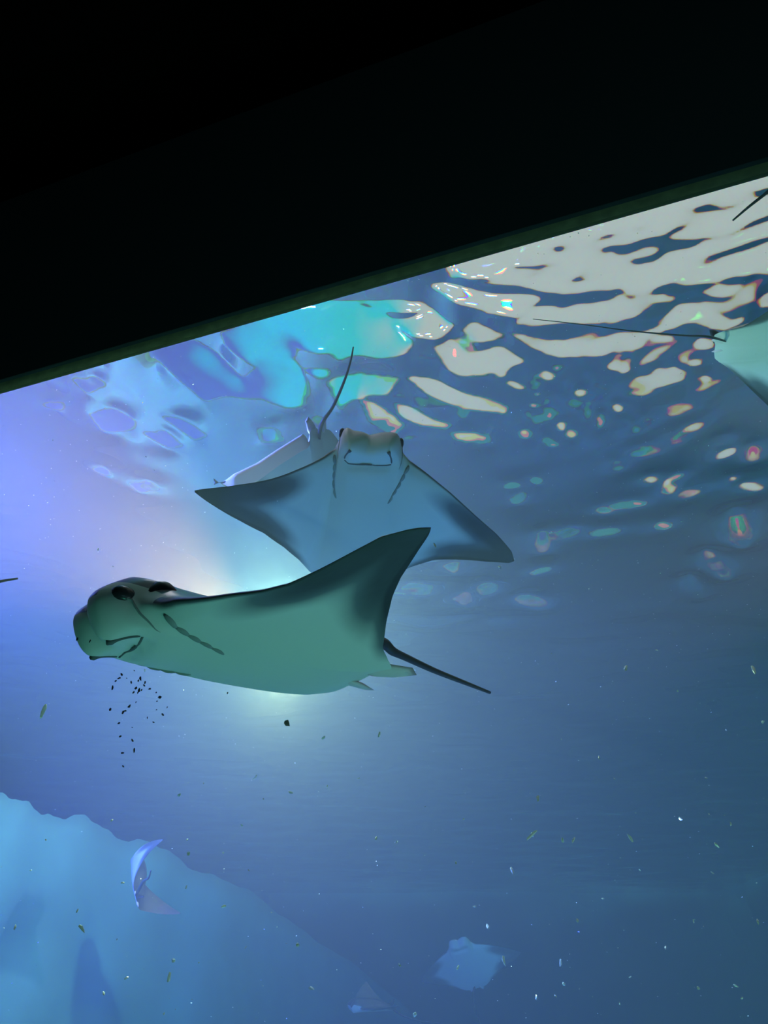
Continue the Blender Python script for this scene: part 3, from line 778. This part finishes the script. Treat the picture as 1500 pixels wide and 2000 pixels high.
        if self.curl:                                            # light on and through the rolled margin is put into a pale skin
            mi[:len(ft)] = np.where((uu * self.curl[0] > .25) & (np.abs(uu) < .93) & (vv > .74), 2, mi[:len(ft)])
        good = np.array([len(set(f)) == 4 for f in faces.tolist()])
        r = np.abs(U)
        edge_d = np.minimum(V, 1 - V)
        mar = smoothstep(.40, .78, r + .10 * np.sin(9 * V)) * .85 + .55 * (1 - smoothstep(.0, .10, 1 - V)) * smoothstep(.2, .4, r)
        mar = mar + .7 * (1 - smoothstep(.0, .03, V)) * smoothstep(.22, .3, r)
        mar = np.clip(mar, 0, 1)
        return verts, faces, mi, np.r_[mar.ravel(), mar.ravel()]

def smooth_plan():
    d = np.r_[np.linspace(0, .26, 53), np.linspace(.27, 1, 74)]
    def sm(v, w):
        for _ in range(w):
            v = np.r_[v[0], .25 * v[:-2] + .5 * v[1:-1] + .25 * v[2:], v[-1]]
        return v
    return d, sm(np.interp(d, XS, LY), 3), sm(np.interp(d, XS, TY), 6)
SX, SL, ST = smooth_plan()

def tube(pts, radii, sides=8, flat=1.0):
    pts = np.asarray(pts, float); n = len(pts)
    vs, fs = [], []
    for i in range(n):
        t = pts[min(i + 1, n - 1)] - pts[max(i - 1, 0)]
        t /= np.linalg.norm(t) + 1e-12
        a = np.cross(t, [0.13, .31, .94]); a /= np.linalg.norm(a); b = np.cross(t, a)
        for k in range(sides):
            an = 2 * math.pi * k / sides
            vs.append(pts[i] + radii[i] * (math.cos(an) * a * flat + math.sin(an) * b))
    for i in range(n - 1):
        for k in range(sides):
            fs.append((i * sides + k, i * sides + (k + 1) % sides, (i + 1) * sides + (k + 1) % sides, (i + 1) * sides + k))
    fs += [tuple(range(sides))[::-1], tuple(range((n - 1) * sides, n * sides))]
    return np.array(vs), fs

def spline(pts, n):
    """Catmull-Rom through the points"""
    p = np.asarray(pts, float); p = np.vstack([2 * p[0] - p[1], p, 2 * p[-1] - p[-2]])
    out = []
    m = len(p) - 3
    for i in range(n):
        s = i / (n - 1) * m; k = min(int(s), m - 1); f = s - k
        a, b, c, d = p[k:k + 4]
        out.append(.5 * (2 * b + (c - a) * f + (2 * a - 5 * b + 4 * c - d) * f * f + (3 * b - a - 3 * c + d) * f ** 3))
    return np.array(out)

def blob(c, r, seg=12, rings=8):
    vs, fs = [], []
    for j in range(rings + 1):
        a = math.pi * j / rings
        for i in range(seg):
            b = 2 * math.pi * i / seg
            vs.append((c[0] + r[0] * math.sin(a) * math.cos(b), c[1] + r[1] * math.sin(a) * math.sin(b), c[2] + r[2] * math.cos(a)))
    for j in range(rings):
        for i in range(seg):
            fs.append((j * seg + i, (j + 1) * seg + i, (j + 1) * seg + (i + 1) % seg, j * seg + (i + 1) % seg))
    return vs, fs

def fin_sheet(outline, normal, thick):
    """a thin lobed fin: outline points, pillowed a little"""
    o = np.asarray(outline, float); nrm = np.asarray(normal, float); nrm /= np.linalg.norm(nrm)
    c = o.mean(0); n = len(o)
    vs = list(o) + [c + (p - c) * .6 + nrm * thick for p in o] + [c + nrm * thick * 1.2] + [c + (p - c) * .6 - nrm * thick for p in o] + [c - nrm * thick * 1.2]
    fs = []
    for i in range(n):
        j = (i + 1) % n
        fs += [(i, j, n + j, n + i), (n + i, n + j, 2 * n), (j, i, 2 * n + 1 + i, 2 * n + 1 + j), (2 * n + 1 + j, 2 * n + 1 + i, 3 * n + 1)]
    return vs, fs

def build_ray(name_label, group, pose, tail, tail_r=.016, far=False, pelvic=(.8, .0)):
    A = Ray(**pose)
    root = bpy.data.objects.new('cownose_ray', None)
    root.empty_display_size = 0.1
    COL.objects.link(root)
    M = A.R.to_4x4(); M.translation = A.loc
    root.matrix_world = M
    tag(root, name_label, 'ray', group)
    v, f, mi, mar = A.body()
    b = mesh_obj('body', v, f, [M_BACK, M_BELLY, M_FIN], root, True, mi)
    at = b.data.attributes.new('margin', 'FLOAT', 'POINT')
    at.data.foreach_set('value', mar.astype(np.float32))
    s = A.s
    # tail: world points turned into the animal's own frame
    Mi = M.inverted()
    base = A.surf(0, -.40, 1, -.045)[0]
    pts = [base] + [np.array(Mi @ Vector(p)) for p in tail]
    sp = spline(pts, 40)
    rr = np.interp(np.linspace(0, 1, 40), [0, .10, .16, .35, 1], [tail_r * .4, tail_r * .6, tail_r * .7, tail_r * .5, tail_r * .2])
    tv, tf = tube(sp, rr, 8)
    mesh_obj('tail', tv, tf, M_TAIL, root, True)
    # dorsal fin just before the tail
    z = A.surf(0, -.44, 1)[0]
    o = [z + s * np.array(q) for q in ((0, .05, -.01), (0, .0, .05), (0, -.06, .10), (0, -.09, .10), (0, -.08, .03), (0, -.07, -.015))]
    mesh_obj('dorsal_fin', *fin_sheet(o, (1, 0, 0), .008 * s), M_TAIL, root, True)
    for sg in (-1, 1):
        r0 = A.surf(sg * .05, -.44, -1)[0]
        k, dz = pelvic
        o = [r0 + s * np.array((sg * q[0] * k, q[1] * k, q[2] * k)) for q in ((.0, .04, .015), (.06, .04, .03), (.13, -.05, .05 + dz), (.15, -.16, .06 + dz), (.11, -.21, .05 + dz), (.05, -.15, .03 + dz * .5), (.0, -.06, .015))]
        mesh_obj('pelvic_fin', *fin_sheet(o, (0, .1, 1), .010 * s), M_FIN, root, True)
    if far:
        return root
    for sg in (-1, 1):
        # eye, spiracle
        e = A.surf(sg * .186, .42, 1, -.018)[0]
        ev, ef = blob(e, (.020 * s, .038 * s, .024 * s))
        mesh_obj('eye', ev, ef, M_EYE, root, True)
        line = np.array([A.surf(sg * (.200 - .012 * math.sin(math.pi * k / 8)), .35 - .085 * k / 8, 1, -.014)[0] for k in range(9)])
        w = .024 * s * np.sin(np.linspace(.25, math.pi - .1, 9)) ** .7
        mesh_obj('spiracle', *tube(line, w, 8), M_EYE, root, True)
        # five gill slits in a row
        for k in range(5):
            f0 = k / 4
            cx, cy = .245 - .080 * f0, .275 - .185 * f0
            ax, ay = .022, .050                                   # each slit lies along the row and overlaps the next
            line = np.array([A.surf(sg * (cx + ax * (q - .5) + .006 * math.sin(math.pi * q)), cy + ay * (q - .5), -1, -.001)[0] for q in np.linspace(0, 1, 7)])
            mesh_obj('gill_slit', *tube(line, (.0125 - .004 * f0) * s * np.sin(np.linspace(.45, math.pi - .45, 7)), 6), M_SLIT, root, True)
        line = np.array([A.surf(sg * x, y, -1, .000)[0] for x, y in spline([(.098, .412, 0), (.114, .385, 0), (.130, .352, 0), (.136, .328, 0)], 8)[:, :2]])
        mesh_obj('nostril', *tube(line, s * np.array([.011, .010, .006, .005, .005, .005, .005, .003]), 6), M_MOUTH, root, True)
    for sg in (-1, 1):
        # crease between the lobe of the snout and the cheek
        line = np.array([A.surf(sg * x, y, -1, -.001)[0] for x, y in spline([(.182, .445, 0), (.198, .40, 0), (.205, .34, 0), (.195, .285, 0)], 12)[:, :2]])
        mesh_obj('cheek_crease', *tube(line, s * .0042 * np.sin(np.linspace(.5, math.pi - .3, 12)), 6), M_SLIT, root, True)
    line = np.array([A.surf(x, .308 + .7 * x * x, -1, .0025)[0] for x in np.linspace(-.134, .134, 17)])
    mesh_obj('mouth', *tube(line, s * .0058 * np.sin(np.linspace(.4, math.pi - .4, 17)) ** .5, 6), M_MOUTH, root, True)
    return root

RAY_GROUP = 'cownose rays swimming in the tank'
POSES = {
 'hover': {'loc': [-0.0561, 1.7909, 2.776], 'rot': [[-0.99191, 0.12492, 0.02261], [-0.08628, -0.79403, 0.60173], [0.09312, 0.59491, 0.79838]], 'scale': 0.4507, 'bend': [-0.0531, 0.2064, -0.7387, -0.0382, -0.7043, 0.5091, -0.4375, 0.4451], 'cor': {'L': [[-1.0, 0.0117, -0.0011, -0.0001], [-0.97, 0.0088, 0.02, 0.0075], [-0.8, -0.0293, -0.0077, -0.0035], [-0.65, -0.0244, -0.0194, -0.0076], [-0.5, -0.007, -0.0032, -0.0013], [-0.35, 0.0114, 0.0116, 0.0045], [-0.25, 0.0219, 0.0206, 0.008], [-0.2, 0.0148, 0.0102, 0.004], [-0.185, 0.015, 0.0121, 0.0048], [-0.1, -0.0087, -0.004, -0.0017], [0.0, 0.0194, -0.0049, -0.0014], [0.1, 0.0196, -0.023, -0.0079], [0.2, -0.0061, 0.0341, 0.0123], [0.25, -0.0314, 0.0273, 0.0092], [0.35, -0.0409, 0.0154, 0.0047], [0.5, -0.0269, 0.0027, 0.0004], [0.65, -0.0249, -0.0003, -0.0007], [0.8, -0.0018, 0.0076, 0.0027], [1.0, 0.0507, 0.0056, 0.0032]], 'T': [[-1.0, 0.0091, -0.0026, -0.0007], [-0.97, 0.0023, -0.0099, -0.0036], [-0.8, -0.0264, -0.0044, -0.0022], [-0.65, -0.0117, 0.0102, 0.0034], [-0.5, 0.0038, 0.0251, 0.0092], [0.25, 0.0438, -0.0186, -0.0057], [0.35, 0.0107, -0.0043, -0.0013], [0.5, -0.0235, 0.0065, 0.0018], [0.65, -0.0301, 0.0185, 0.0061], [0.8, -0.0241, 0.0025, 0.0003], [0.9, -0.0357, -0.0181, -0.0074], [1.0, 0.0467, 0.0004, 0.0012]]}},
 'glide': {'loc': [-0.241, 1.1154, 2.0644], 'rot': [[-0.53041, -0.83838, 0.12564], [0.83999, -0.53975, -0.05552], [0.11436, 0.07609, 0.99052]], 'scale': 0.4516, 'bend': [0.0882, 0.3023, -0.6142, 0.1253, 0.4788, 0.5968, -0.0074, -0.0014], 'cor': {'L': [[-1.0, -0.0015, -0.0116, -0.0074], [-0.97, 0.0002, 0.0019, 0.0013], [-0.91, -0.002, 0.01, 0.0114], [-0.845, -0.0002, 0.0066, 0.0058], [-0.775, -0.0008, -0.0016, -0.0001], [-0.735, -0.0002, -0.0051, -0.004], [-0.67, 0.0024, -0.0095, -0.0117], [-0.6, 0.0007, -0.0076, -0.0074], [-0.53, -0.0008, -0.0008, 0.0005], [-0.435, -0.0024, 0.0046, 0.0075], [-0.325, -0.0059, 0.0077, 0.0156]], 'T': [[-1.0, -0.0015, -0.0116, -0.0074], [-0.875, -0.0007, -0.002, -0.0006], [-0.8, 0.0017, 0.0028, -0.0003], [-0.725, 0.0037, 0.0092, 0.002], [-0.62, 0.0037, 0.009, 0.0017], [-0.505, 0.0002, -0.001, -0.0012], [-0.385, -0.0036, -0.009, -0.0019]], 'Q': [[-0.12, -0.0552, -0.0352, 0.0565], [0.0, -0.0634, -0.0404, 0.0649], [0.12, -0.0458, -0.0292, 0.0469], [0.25, -0.0168, -0.0107, 0.0172]]}},
 'rear': {'loc': [-0.2293, 2.3895, 3.2604], 'rot': [[0.47259, 0.05518, -0.87956], [0.65919, 0.64027, 0.39436], [0.58492, -0.76616, 0.26621]], 'scale': 0.4418, 'bend': [0.5206, 0.4518, 0.3275, 0.129, -0.2544, -0.2912, -0.1988, 0.6365], 'cor': {'L': [[-1.0, 0.0021, -0.0477, 0.0081], [1.0, -0.0007, 0.0342, -0.0074]], 'T': [[-0.8, -0.0181, 0.0654, 0.0167], [-0.65, -0.0155, 0.0531, 0.0151], [-0.5, 0.0012, -0.0024, -0.0016], [-0.35, 0.0116, -0.0212, -0.0159], [-0.25, 0.0266, -0.0213, -0.0434], [0.0, -0.0044, -0.0032, 0.0089], [0.25, -0.0074, 0.0025, 0.013], [0.35, -0.0112, 0.032, 0.0125]]}},
 'side': {'loc': [1.313, 1.7741, 3.4331], 'rot': [[-0.38944, 0.92084, 0.01958], [-0.87884, -0.36515, -0.30708], [-0.27562, -0.1368, 0.95148]], 'scale': 0.4551, 'bend': [-0.5129, -0.6019, -0.2964, 0.5288, -0.3021, -0.124, 0.2825, 0.0307], 'cor': {'L': [[-1.0, -0.0131, 0.0179, -0.0183]], 'T': [[-0.65, -0.0057, 0.0094, -0.0056], [-0.5, 0.0225, -0.0307, 0.0318], [-0.25, 0.0002, -0.0087, -0.012], [0.0, -0.0015, 0.0142, 0.0157], [0.25, 0.003, -0.0088, -0.0028], [0.5, -0.0045, 0.0056, -0.0072]]}},

}
def basis(fwd, upd):
    f = Vector(fwd).normalized(); u = Vector(upd); u = (u - f * u.dot(f)).normalized()
    r = f.cross(u)
    return [[r[i], f[i], u[i]] for i in range(3)]

build_ray('near pale-bellied ray gliding left, snout at the left and dark wing tip raised', RAY_GROUP, POSES['glide'], TAILS['glide'], pelvic=(.85, -.01))
build_ray('ray seen from below facing the viewer, wings spread above the near ray', RAY_GROUP, POSES['hover'], TAILS['hover'])
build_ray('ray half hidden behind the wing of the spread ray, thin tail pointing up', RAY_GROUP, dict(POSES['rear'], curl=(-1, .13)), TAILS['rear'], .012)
build_ray('teal ray cut by the right edge of the photo, long tail trailing left', RAY_GROUP, POSES['side'], TAILS['side'], .006, pelvic=(.4, 0))

FAR = {
 'corner': ({'loc': [1.274, 1.062, 3.545], 'rot': [[-0.8174, 0.5439, -0.1897], [-0.5653, -0.8208, 0.0823], [-0.1109, 0.1745, 0.9784]], 'scale': 0.42, 'bend': [0.2, 0.3, 0, 0, 0.2, 0.3, 0, 0]},
   [(1.069, 1.179, 3.42), (1.022, 1.204, 3.4), (1.0, 1.223, 3.389), (0.959, 1.257, 3.373), (0.926, 1.289, 3.36)]),
 'left': ({'loc': [-1.307, 1.815, 2.477], 'rot': [[-0.0318, -0.9901, -0.1364], [0.9993, -0.0291, -0.0215], [0.0173, -0.137, 0.9904]], 'scale': 0.42, 'bend': [0.2, 0.3, 0, 0, 0.2, 0.3, 0, 0]},
   [(-1.133, 1.797, 2.505), (-1.067, 1.786, 2.522), (-1.01, 1.794, 2.547), (-0.972, 1.807, 2.563)]),
 'distant': ({'loc': [-1.253, 4.288, 2.158], 'rot': [[0.1492, -0.2643, 0.9528], [0.6971, 0.7115, 0.0882], [-0.7012, 0.6511, 0.2904]], 'scale': 0.3, 'bend': [0.5, 0.9, 0, 0, 0.5, 0.9, 0, 0]},
   [(-1.097, 3.853, 2.093), (-1.012, 3.624, 2.078), (-0.971, 3.497, 2.09)]),
 'hazy': ({'loc': [0.691, 7.417, 1.93], 'rot': [[-0.926, -0.362, 0.107], [0.3049, -0.5503, 0.7773], [-0.2224, 0.7524, 0.62]], 'scale': 0.46, 'bend': [0.1, 0.3, 0, 0, 0.1, 0.3, 0, 0]},
   [(0.747, 7.598, 1.65), (0.796, 7.728, 1.543), (0.823, 7.859, 1.433)]),
 'low': ({'loc': [-0.093, 6.659, 1.629], 'rot': [[-0.3596, -0.9283, 0.0949], [0.9006, -0.3719, -0.2252], [0.2444, 0.0045, 0.9697]], 'scale': 0.34, 'bend': [0.2, 0.3, 0, 0, 0.2, 0.3, 0, 0]},
   [(0.147, 6.58, 1.567), (0.293, 6.6, 1.536), (0.403, 6.606, 1.527)]),
}
LEDGE =  [(-2.0, 3.33, 2.53), (-1.94, 3.71, 2.5), (-1.95, 4.05, 2.53), (-1.89, 4.29, 2.51), (-1.86, 4.58, 2.53), (-1.78, 4.86, 2.56), (-1.7, 5.23, 2.54), (-1.56, 5.59, 2.54), (-1.42, 6.1, 2.49), (-1.2, 6.61, 2.44), (-0.95, 7.63, 2.34), (-0.56, 8.72, 2.13), (0.06, 10.15, 1.76), (0.69, 11.4, 1.31)]
CRUMBS =  [(-0.321, 0.897, 1.945), (-0.336, 0.932, 1.954), (-0.359, 1.05, 2.01), (-0.347, 1.011, 1.978), (-0.304, 0.907, 1.932), (-0.325, 0.984, 1.957), (-0.33, 0.996, 1.958), (-0.302, 0.923, 1.935), (-0.34, 1.047, 1.987), (-0.3, 0.905, 1.943), (-0.314, 0.969, 1.962), (-0.308, 1.004, 1.961), (-0.298, 0.989, 1.949), (-0.344, 1.02, 1.967), (-0.352, 1.061, 1.967), (-0.378, 1.113, 1.979), (-0.335, 0.966, 1.921), (-0.36, 1.047, 1.95), (-0.385, 1.057, 1.955), (-0.301, 0.952, 1.947), (-0.272, 0.895, 1.911), (-0.323, 1.118, 1.979), (-0.293, 0.968, 1.925), (-0.351, 0.956, 1.95), (-0.393, 1.078, 2.005), (-0.215, 1.02, 1.966), (-0.353, 1.026, 1.908), (-0.373, 1.119, 1.893), (-0.304, 0.928, 1.874), (-0.352, 1.091, 1.908), (-0.347, 0.994, 1.916), (-0.29, 0.926, 1.901), (-0.322, 1.059, 1.938), (-0.38, 1.085, 2.012), (-0.387, 0.899, 1.993), (-0.408, 0.991, 2.03), (-0.285, 0.971, 1.92), (-0.349, 1.045, 1.993), (-0.356, 1.077, 1.936), (-0.33, 0.979, 1.873)]
SPECKS =  [(-0.644, 1.497, 2.472), (-0.622, 1.747, 1.77), (-0.561, 1.673, 1.929), (-0.36, 1.859, 1.896), (-0.246, 1.409, 1.869), (-0.39, 1.71, 2.012), (-0.299, 1.826, 2.054), (-0.079, 1.001, 1.899), (-0.639, 2.064, 1.634), (-0.312, 1.499, 1.668), (0.023, 1.48, 1.854), (0.098, 1.138, 1.769), (0.309, 1.706, 1.908), (0.277, 1.277, 1.822), (0.504, 1.971, 1.817), (0.296, 1.326, 1.716), (0.469, 1.564, 1.876), (0.587, 1.378, 1.865), (0.647, 1.656, 1.828), (0.442, 1.238, 1.707), (0.526, 1.22, 1.705), (0.386, 1.932, 1.648), (0.258, 1.912, 1.69), (0.173, 1.641, 1.767), (0.246, 2.062, 1.768), (0.423, 1.068, 1.986), (0.84, 1.662, 2.255), (0.247, 1.069, 1.917), (0.662, 1.746, 2.334), (0.488, 1.78, 1.656), (0.691, 1.77, 1.641), (0.43, 2.166, 1.698), (0.335, 1.996, 1.625), (0.068, 2.019, 1.594), (0.404, 1.005, 1.805), (-0.013, 1.358, 1.839), (0.243, 1.055, 1.784), (0.459, 1.124, 1.878), (0.312, 1.128, 1.908), (0.264, 1.544, 2.452), (0.068, 0.885, 2.122), (-0.319, 1.244, 1.882), (-0.169, 1.445, 1.932), (-0.545, 1.664, 2.25), (0.831, 1.853, 2.172), (-0.44, 1.86, 1.688), (-0.438, 1.263, 1.7), (-0.484, 1.689, 1.652), (-0.45, 1.878, 1.658), (-0.331, 1.087, 1.674), (-0.278, 1.727, 1.842), (-0.323, 1.371, 1.818), (-0.382, 1.596, 1.878), (-0.404, 1.734, 1.812), (-0.534, 1.729, 1.819), (-0.297, 1.591, 1.762), (-0.213, 1.633, 1.756), (-0.124, 1.258, 1.679), (-0.132, 1.641, 1.634), (0.021, 1.189, 1.651), (0.133, 1.604, 1.665), (0.321, 1.697, 1.623), (0.647, 1.769, 1.95), (0.53, 1.522, 1.632), (0.276, 0.945, 1.833), (0.704, 1.41, 2.05), (-0.007, 1.101, 1.933), (0.591, 1.448, 2.384), (-0.095, 1.331, 1.916), (-0.201, 1.334, 1.896), (0.483, 1.616, 2.434), (0.407, 1.228, 2.084), (0.541, 1.342, 1.826), (0.25, 1.3, 1.889), (0.074, 1.446, 1.908), (0.103, 1.049, 1.808), (-0.048, 1.487, 1.967), (-0.328, 2.09, 1.726), (-0.644, 1.567, 1.873), (-0.756, 1.797, 1.852), (-0.887, 2.092, 1.769), (-0.499, 2.081, 1.594), (0.274, 1.797, 1.852), (0.571, 1.872, 1.863), (0.631, 1.974, 1.719), (0.538, 1.366, 1.616), (0.424, 1.641, 1.611)]
PELLET =  (-0.152, 1.186, 1.977)
SHARDS =  [(0.577, 1.14, 2.048), (0.232, 1.281, 1.831), (-0.532, 1.175, 1.994)]

def far_ray(key, label, far=True, tr=.012):
    p, t = FAR[key]
    return build_ray(label, RAY_GROUP, p, t, tr, far, (.6, 0))
far_ray('corner', 'ray outside the top right corner, only its thin tail showing under the window edge')
far_ray('left', 'ray beyond the left edge, only its dark tail tip shows level with the near snout')
far_ray('distant', 'small blue ray banked on edge in the hazy lower left')
far_ray('hazy', 'blurred teal ray low in the haze, right of the bottom centre')
far_ray('low', 'faint teal ray edge at the bottom centre, the most distant one')

# ------------------------------------------------------------------ pale ledge at the lower left, shape added for a water reflection
def reflection_ledge():
    top = spline(LEDGE, 120)
    rows = 26
    vs, fs = [], []
    n = len(top)
    for j in range(rows + 1):
        f = j / rows
        for i in range(n):
            x, y, z = top[i]
            lump = (0.045 * math.sin(14 * f + .03 * i) + 0.03 * math.sin(33 * f + .07 * i + 1.0) + 0.018 * math.sin(61 * f - .04 * i)) * min(1, 6 * f)
            soft = 0.014 * math.sin(i * .31) + 0.010 * math.sin(i * .73 + 1) + .004 * math.sin(i * 1.7)
            zz = z * (1 - f) + (TANK_Z - .1) * f + soft * (1 - f) ** 6
            vs.append((x + lump * .5, y - lump - .9 * f, zz))
    m = len(vs)
    for j in range(rows + 1):
        f = j / rows
        for i in range(n):
            x, y, z = top[i]
            vs.append((x - .35, y + .85, (z - .05) * (1 - f) + (TANK_Z - .1) * f))
    for off, flip in ((0, False), (m, True)):
        for j in range(rows):
            for i in range(n - 1):
                a = off + j * n + i
                f = (a, a + n, a + n + 1, a + 1)
                fs.append(f[::-1] if flip else f)
    for i in range(n - 1):
        fs.append((i, i + 1, m + i + 1, m + i))
    o = mesh_obj('reflection_ledge', vs, fs, M_LEDGE, smooth=True)
    return tag(o, 'pale teal ledge shape standing in for a water reflection, wavy top edge at the lower left', 'rock')
M_LEDGE = plain('ledge_teal_reflection', (0.30, 0.66, 0.85), 0.9, 0.1, 2.2)
reflection_ledge()

# ------------------------------------------------------------------ things drifting in the water
def lump_mesh(seed, sx, sy, sz):
    r = random.Random(seed)
    bm = bmesh.new()
    bmesh.ops.create_icosphere(bm, subdivisions=1, radius=1.0)
    for v in bm.verts:
        k = 1 + r.uniform(-.3, .3)
        v.co = Vector((v.co.x * sx * k, v.co.y * sy * k, v.co.z * sz * k))
    me = bpy.data.meshes.new('lump')
    bm.to_mesh(me); bm.free()
    return me
def drift(name, me, loc, size, label, cat, group, mat):
    if not me.materials:
        me.materials.append(mat)
    o = bpy.data.objects.new(name, me)
    COL.objects.link(o)
    o.location = loc
    o.scale = (size,) * 3
    o.rotation_euler = (random.uniform(0, 6), random.uniform(0, 6), random.uniform(0, 6))
    return tag(o, label, cat, group)
crumb_meshes = [lump_mesh(k, 1, .7 - .1 * (k % 3), .45) for k in range(6)]
for k, p in enumerate(CRUMBS):
    drift('food_crumb', crumb_meshes[k % 6], p, random.uniform(.0014, .0034), 'dark food crumb drifting under the head of the near ray', 'crumb', 'dark crumbs under the near ray', M_CRUMB)
speck_meshes = [lump_mesh(20 + k, 1.5 - .2 * (k % 4), .6, .5) for k in range(6)]
for k, p in enumerate(SPECKS):
    d = (Vector(p) - EYE).length
    drift('drifting_speck', speck_meshes[k % 6], p, d * random.choice((.0014, .0019, .0025, .0034)), 'bright white speck drifting in the open blue water', 'speck', 'white specks in the open water', M_SPECK)
drift('food_pellet', lump_mesh(50, 1, .9, .8), PELLET, .0058, 'round brown food pellet drifting below the belly of the near ray', 'pellet', None, M_PELLET)
for p, lab in zip(SHARDS, ('pale elongated flake drifting near the right edge', 'pale elongated flake drifting in the lower right centre', 'pale flake drifting near the left edge below the snout')):
    drift('drifting_flake', lump_mesh(60, 2.2, .5, .4), p, .006, lab, 'flake', 'pale flakes in the water', M_SPECK)

def fine_dust(n=1700):
    vs, fs = [], []
    r = np.random.default_rng(5)
    k = 0
    while k < n:
        d = r.uniform(.9, 3.2); px = r.uniform(-.55, .55); py = r.uniform(-.70, .45)
        q = EYE + (Vector((0, math.cos(PITCH), math.sin(PITCH))) + Vector((1, 0, 0)) * px + Vector((0, -math.sin(PITCH), math.cos(PITCH))) * py) * d
        if q.z > SURFACE_Z - .35 or q.x * NRM.x + q.y * NRM.y < WIN + .2:
            continue
        if any((q - Vector(P_['loc'])).length < .42 for P_ in POSES.values()):
            continue
        s = d * r.uniform(.0003, .0008)
        a = [q + Vector((s * r.uniform(-1, 1) * 1.6, s * r.uniform(-1, 1) * 1.6, s * r.uniform(-1, 1))) for _ in range(4)]
        b = len(vs)
        vs += a
        fs += [(b, b + 1, b + 2), (b, b + 2, b + 3), (b, b + 3, b + 1), (b + 1, b + 3, b + 2)]
        k += 1
    o = mesh_obj('fine_dust', vs, fs, M_SPECK)
    o['kind'] = 'stuff'
    return tag(o, 'fine pale dust suspended throughout the water', 'dust')
fine_dust()

# ------------------------------------------------------------------ small bright lamps over the pool, they sparkle through the waves
M_LAMP, _nt, _out = new_mat('lamp_glass')
_e = _nt.nodes.new('ShaderNodeEmission')
_e.inputs['Color'].default_value = (1.0, 0.93, 0.75, 1)
_e.inputs['Strength'].default_value = 26.0
M_LAMP.cycles.emission_sampling = 'NONE'
_nt.links.new(_e.outputs['Emission'], _out.inputs['Surface'])
M_SHADE = plain('lamp_housing', (0.5, 0.5, 0.5), 0.4)
for k, (x, y, z) in enumerate([(0.6, 6.9, 7.4), (1.1, 7.1, 7.5), (1.6, 6.8, 7.4), (0.9, 8.2, 7.6), (1.5, 8.5, 7.6)]):
    r = bpy.data.objects.new('pool_lamp', None)
    COL.objects.link(r)
    r.location = (x, y, z)
    tag(r, 'bright lamp over the pool, sparkling through the waves below the window edge', 'lamp', 'lamps over the pool')
    vs, fs = blob((0, 0, 0), (.10, .10, .05), 12, 6)
    mesh_obj('bulb', vs, fs, M_LAMP, r, True)
    vs = [(rr * math.cos(a * math.pi / 6), rr * math.sin(a * math.pi / 6), zz) for rr, zz in ((.13, .0), (.13, .10), (.04, .20)) for a in range(12)]
    fs = [(q * 12 + a, q * 12 + (a + 1) % 12, q * 12 + 12 + (a + 1) % 12, q * 12 + 12 + a) for q in range(2) for a in range(12)] + [tuple(range(24, 36))]
    mesh_obj('housing', vs, fs, M_SHADE, r)
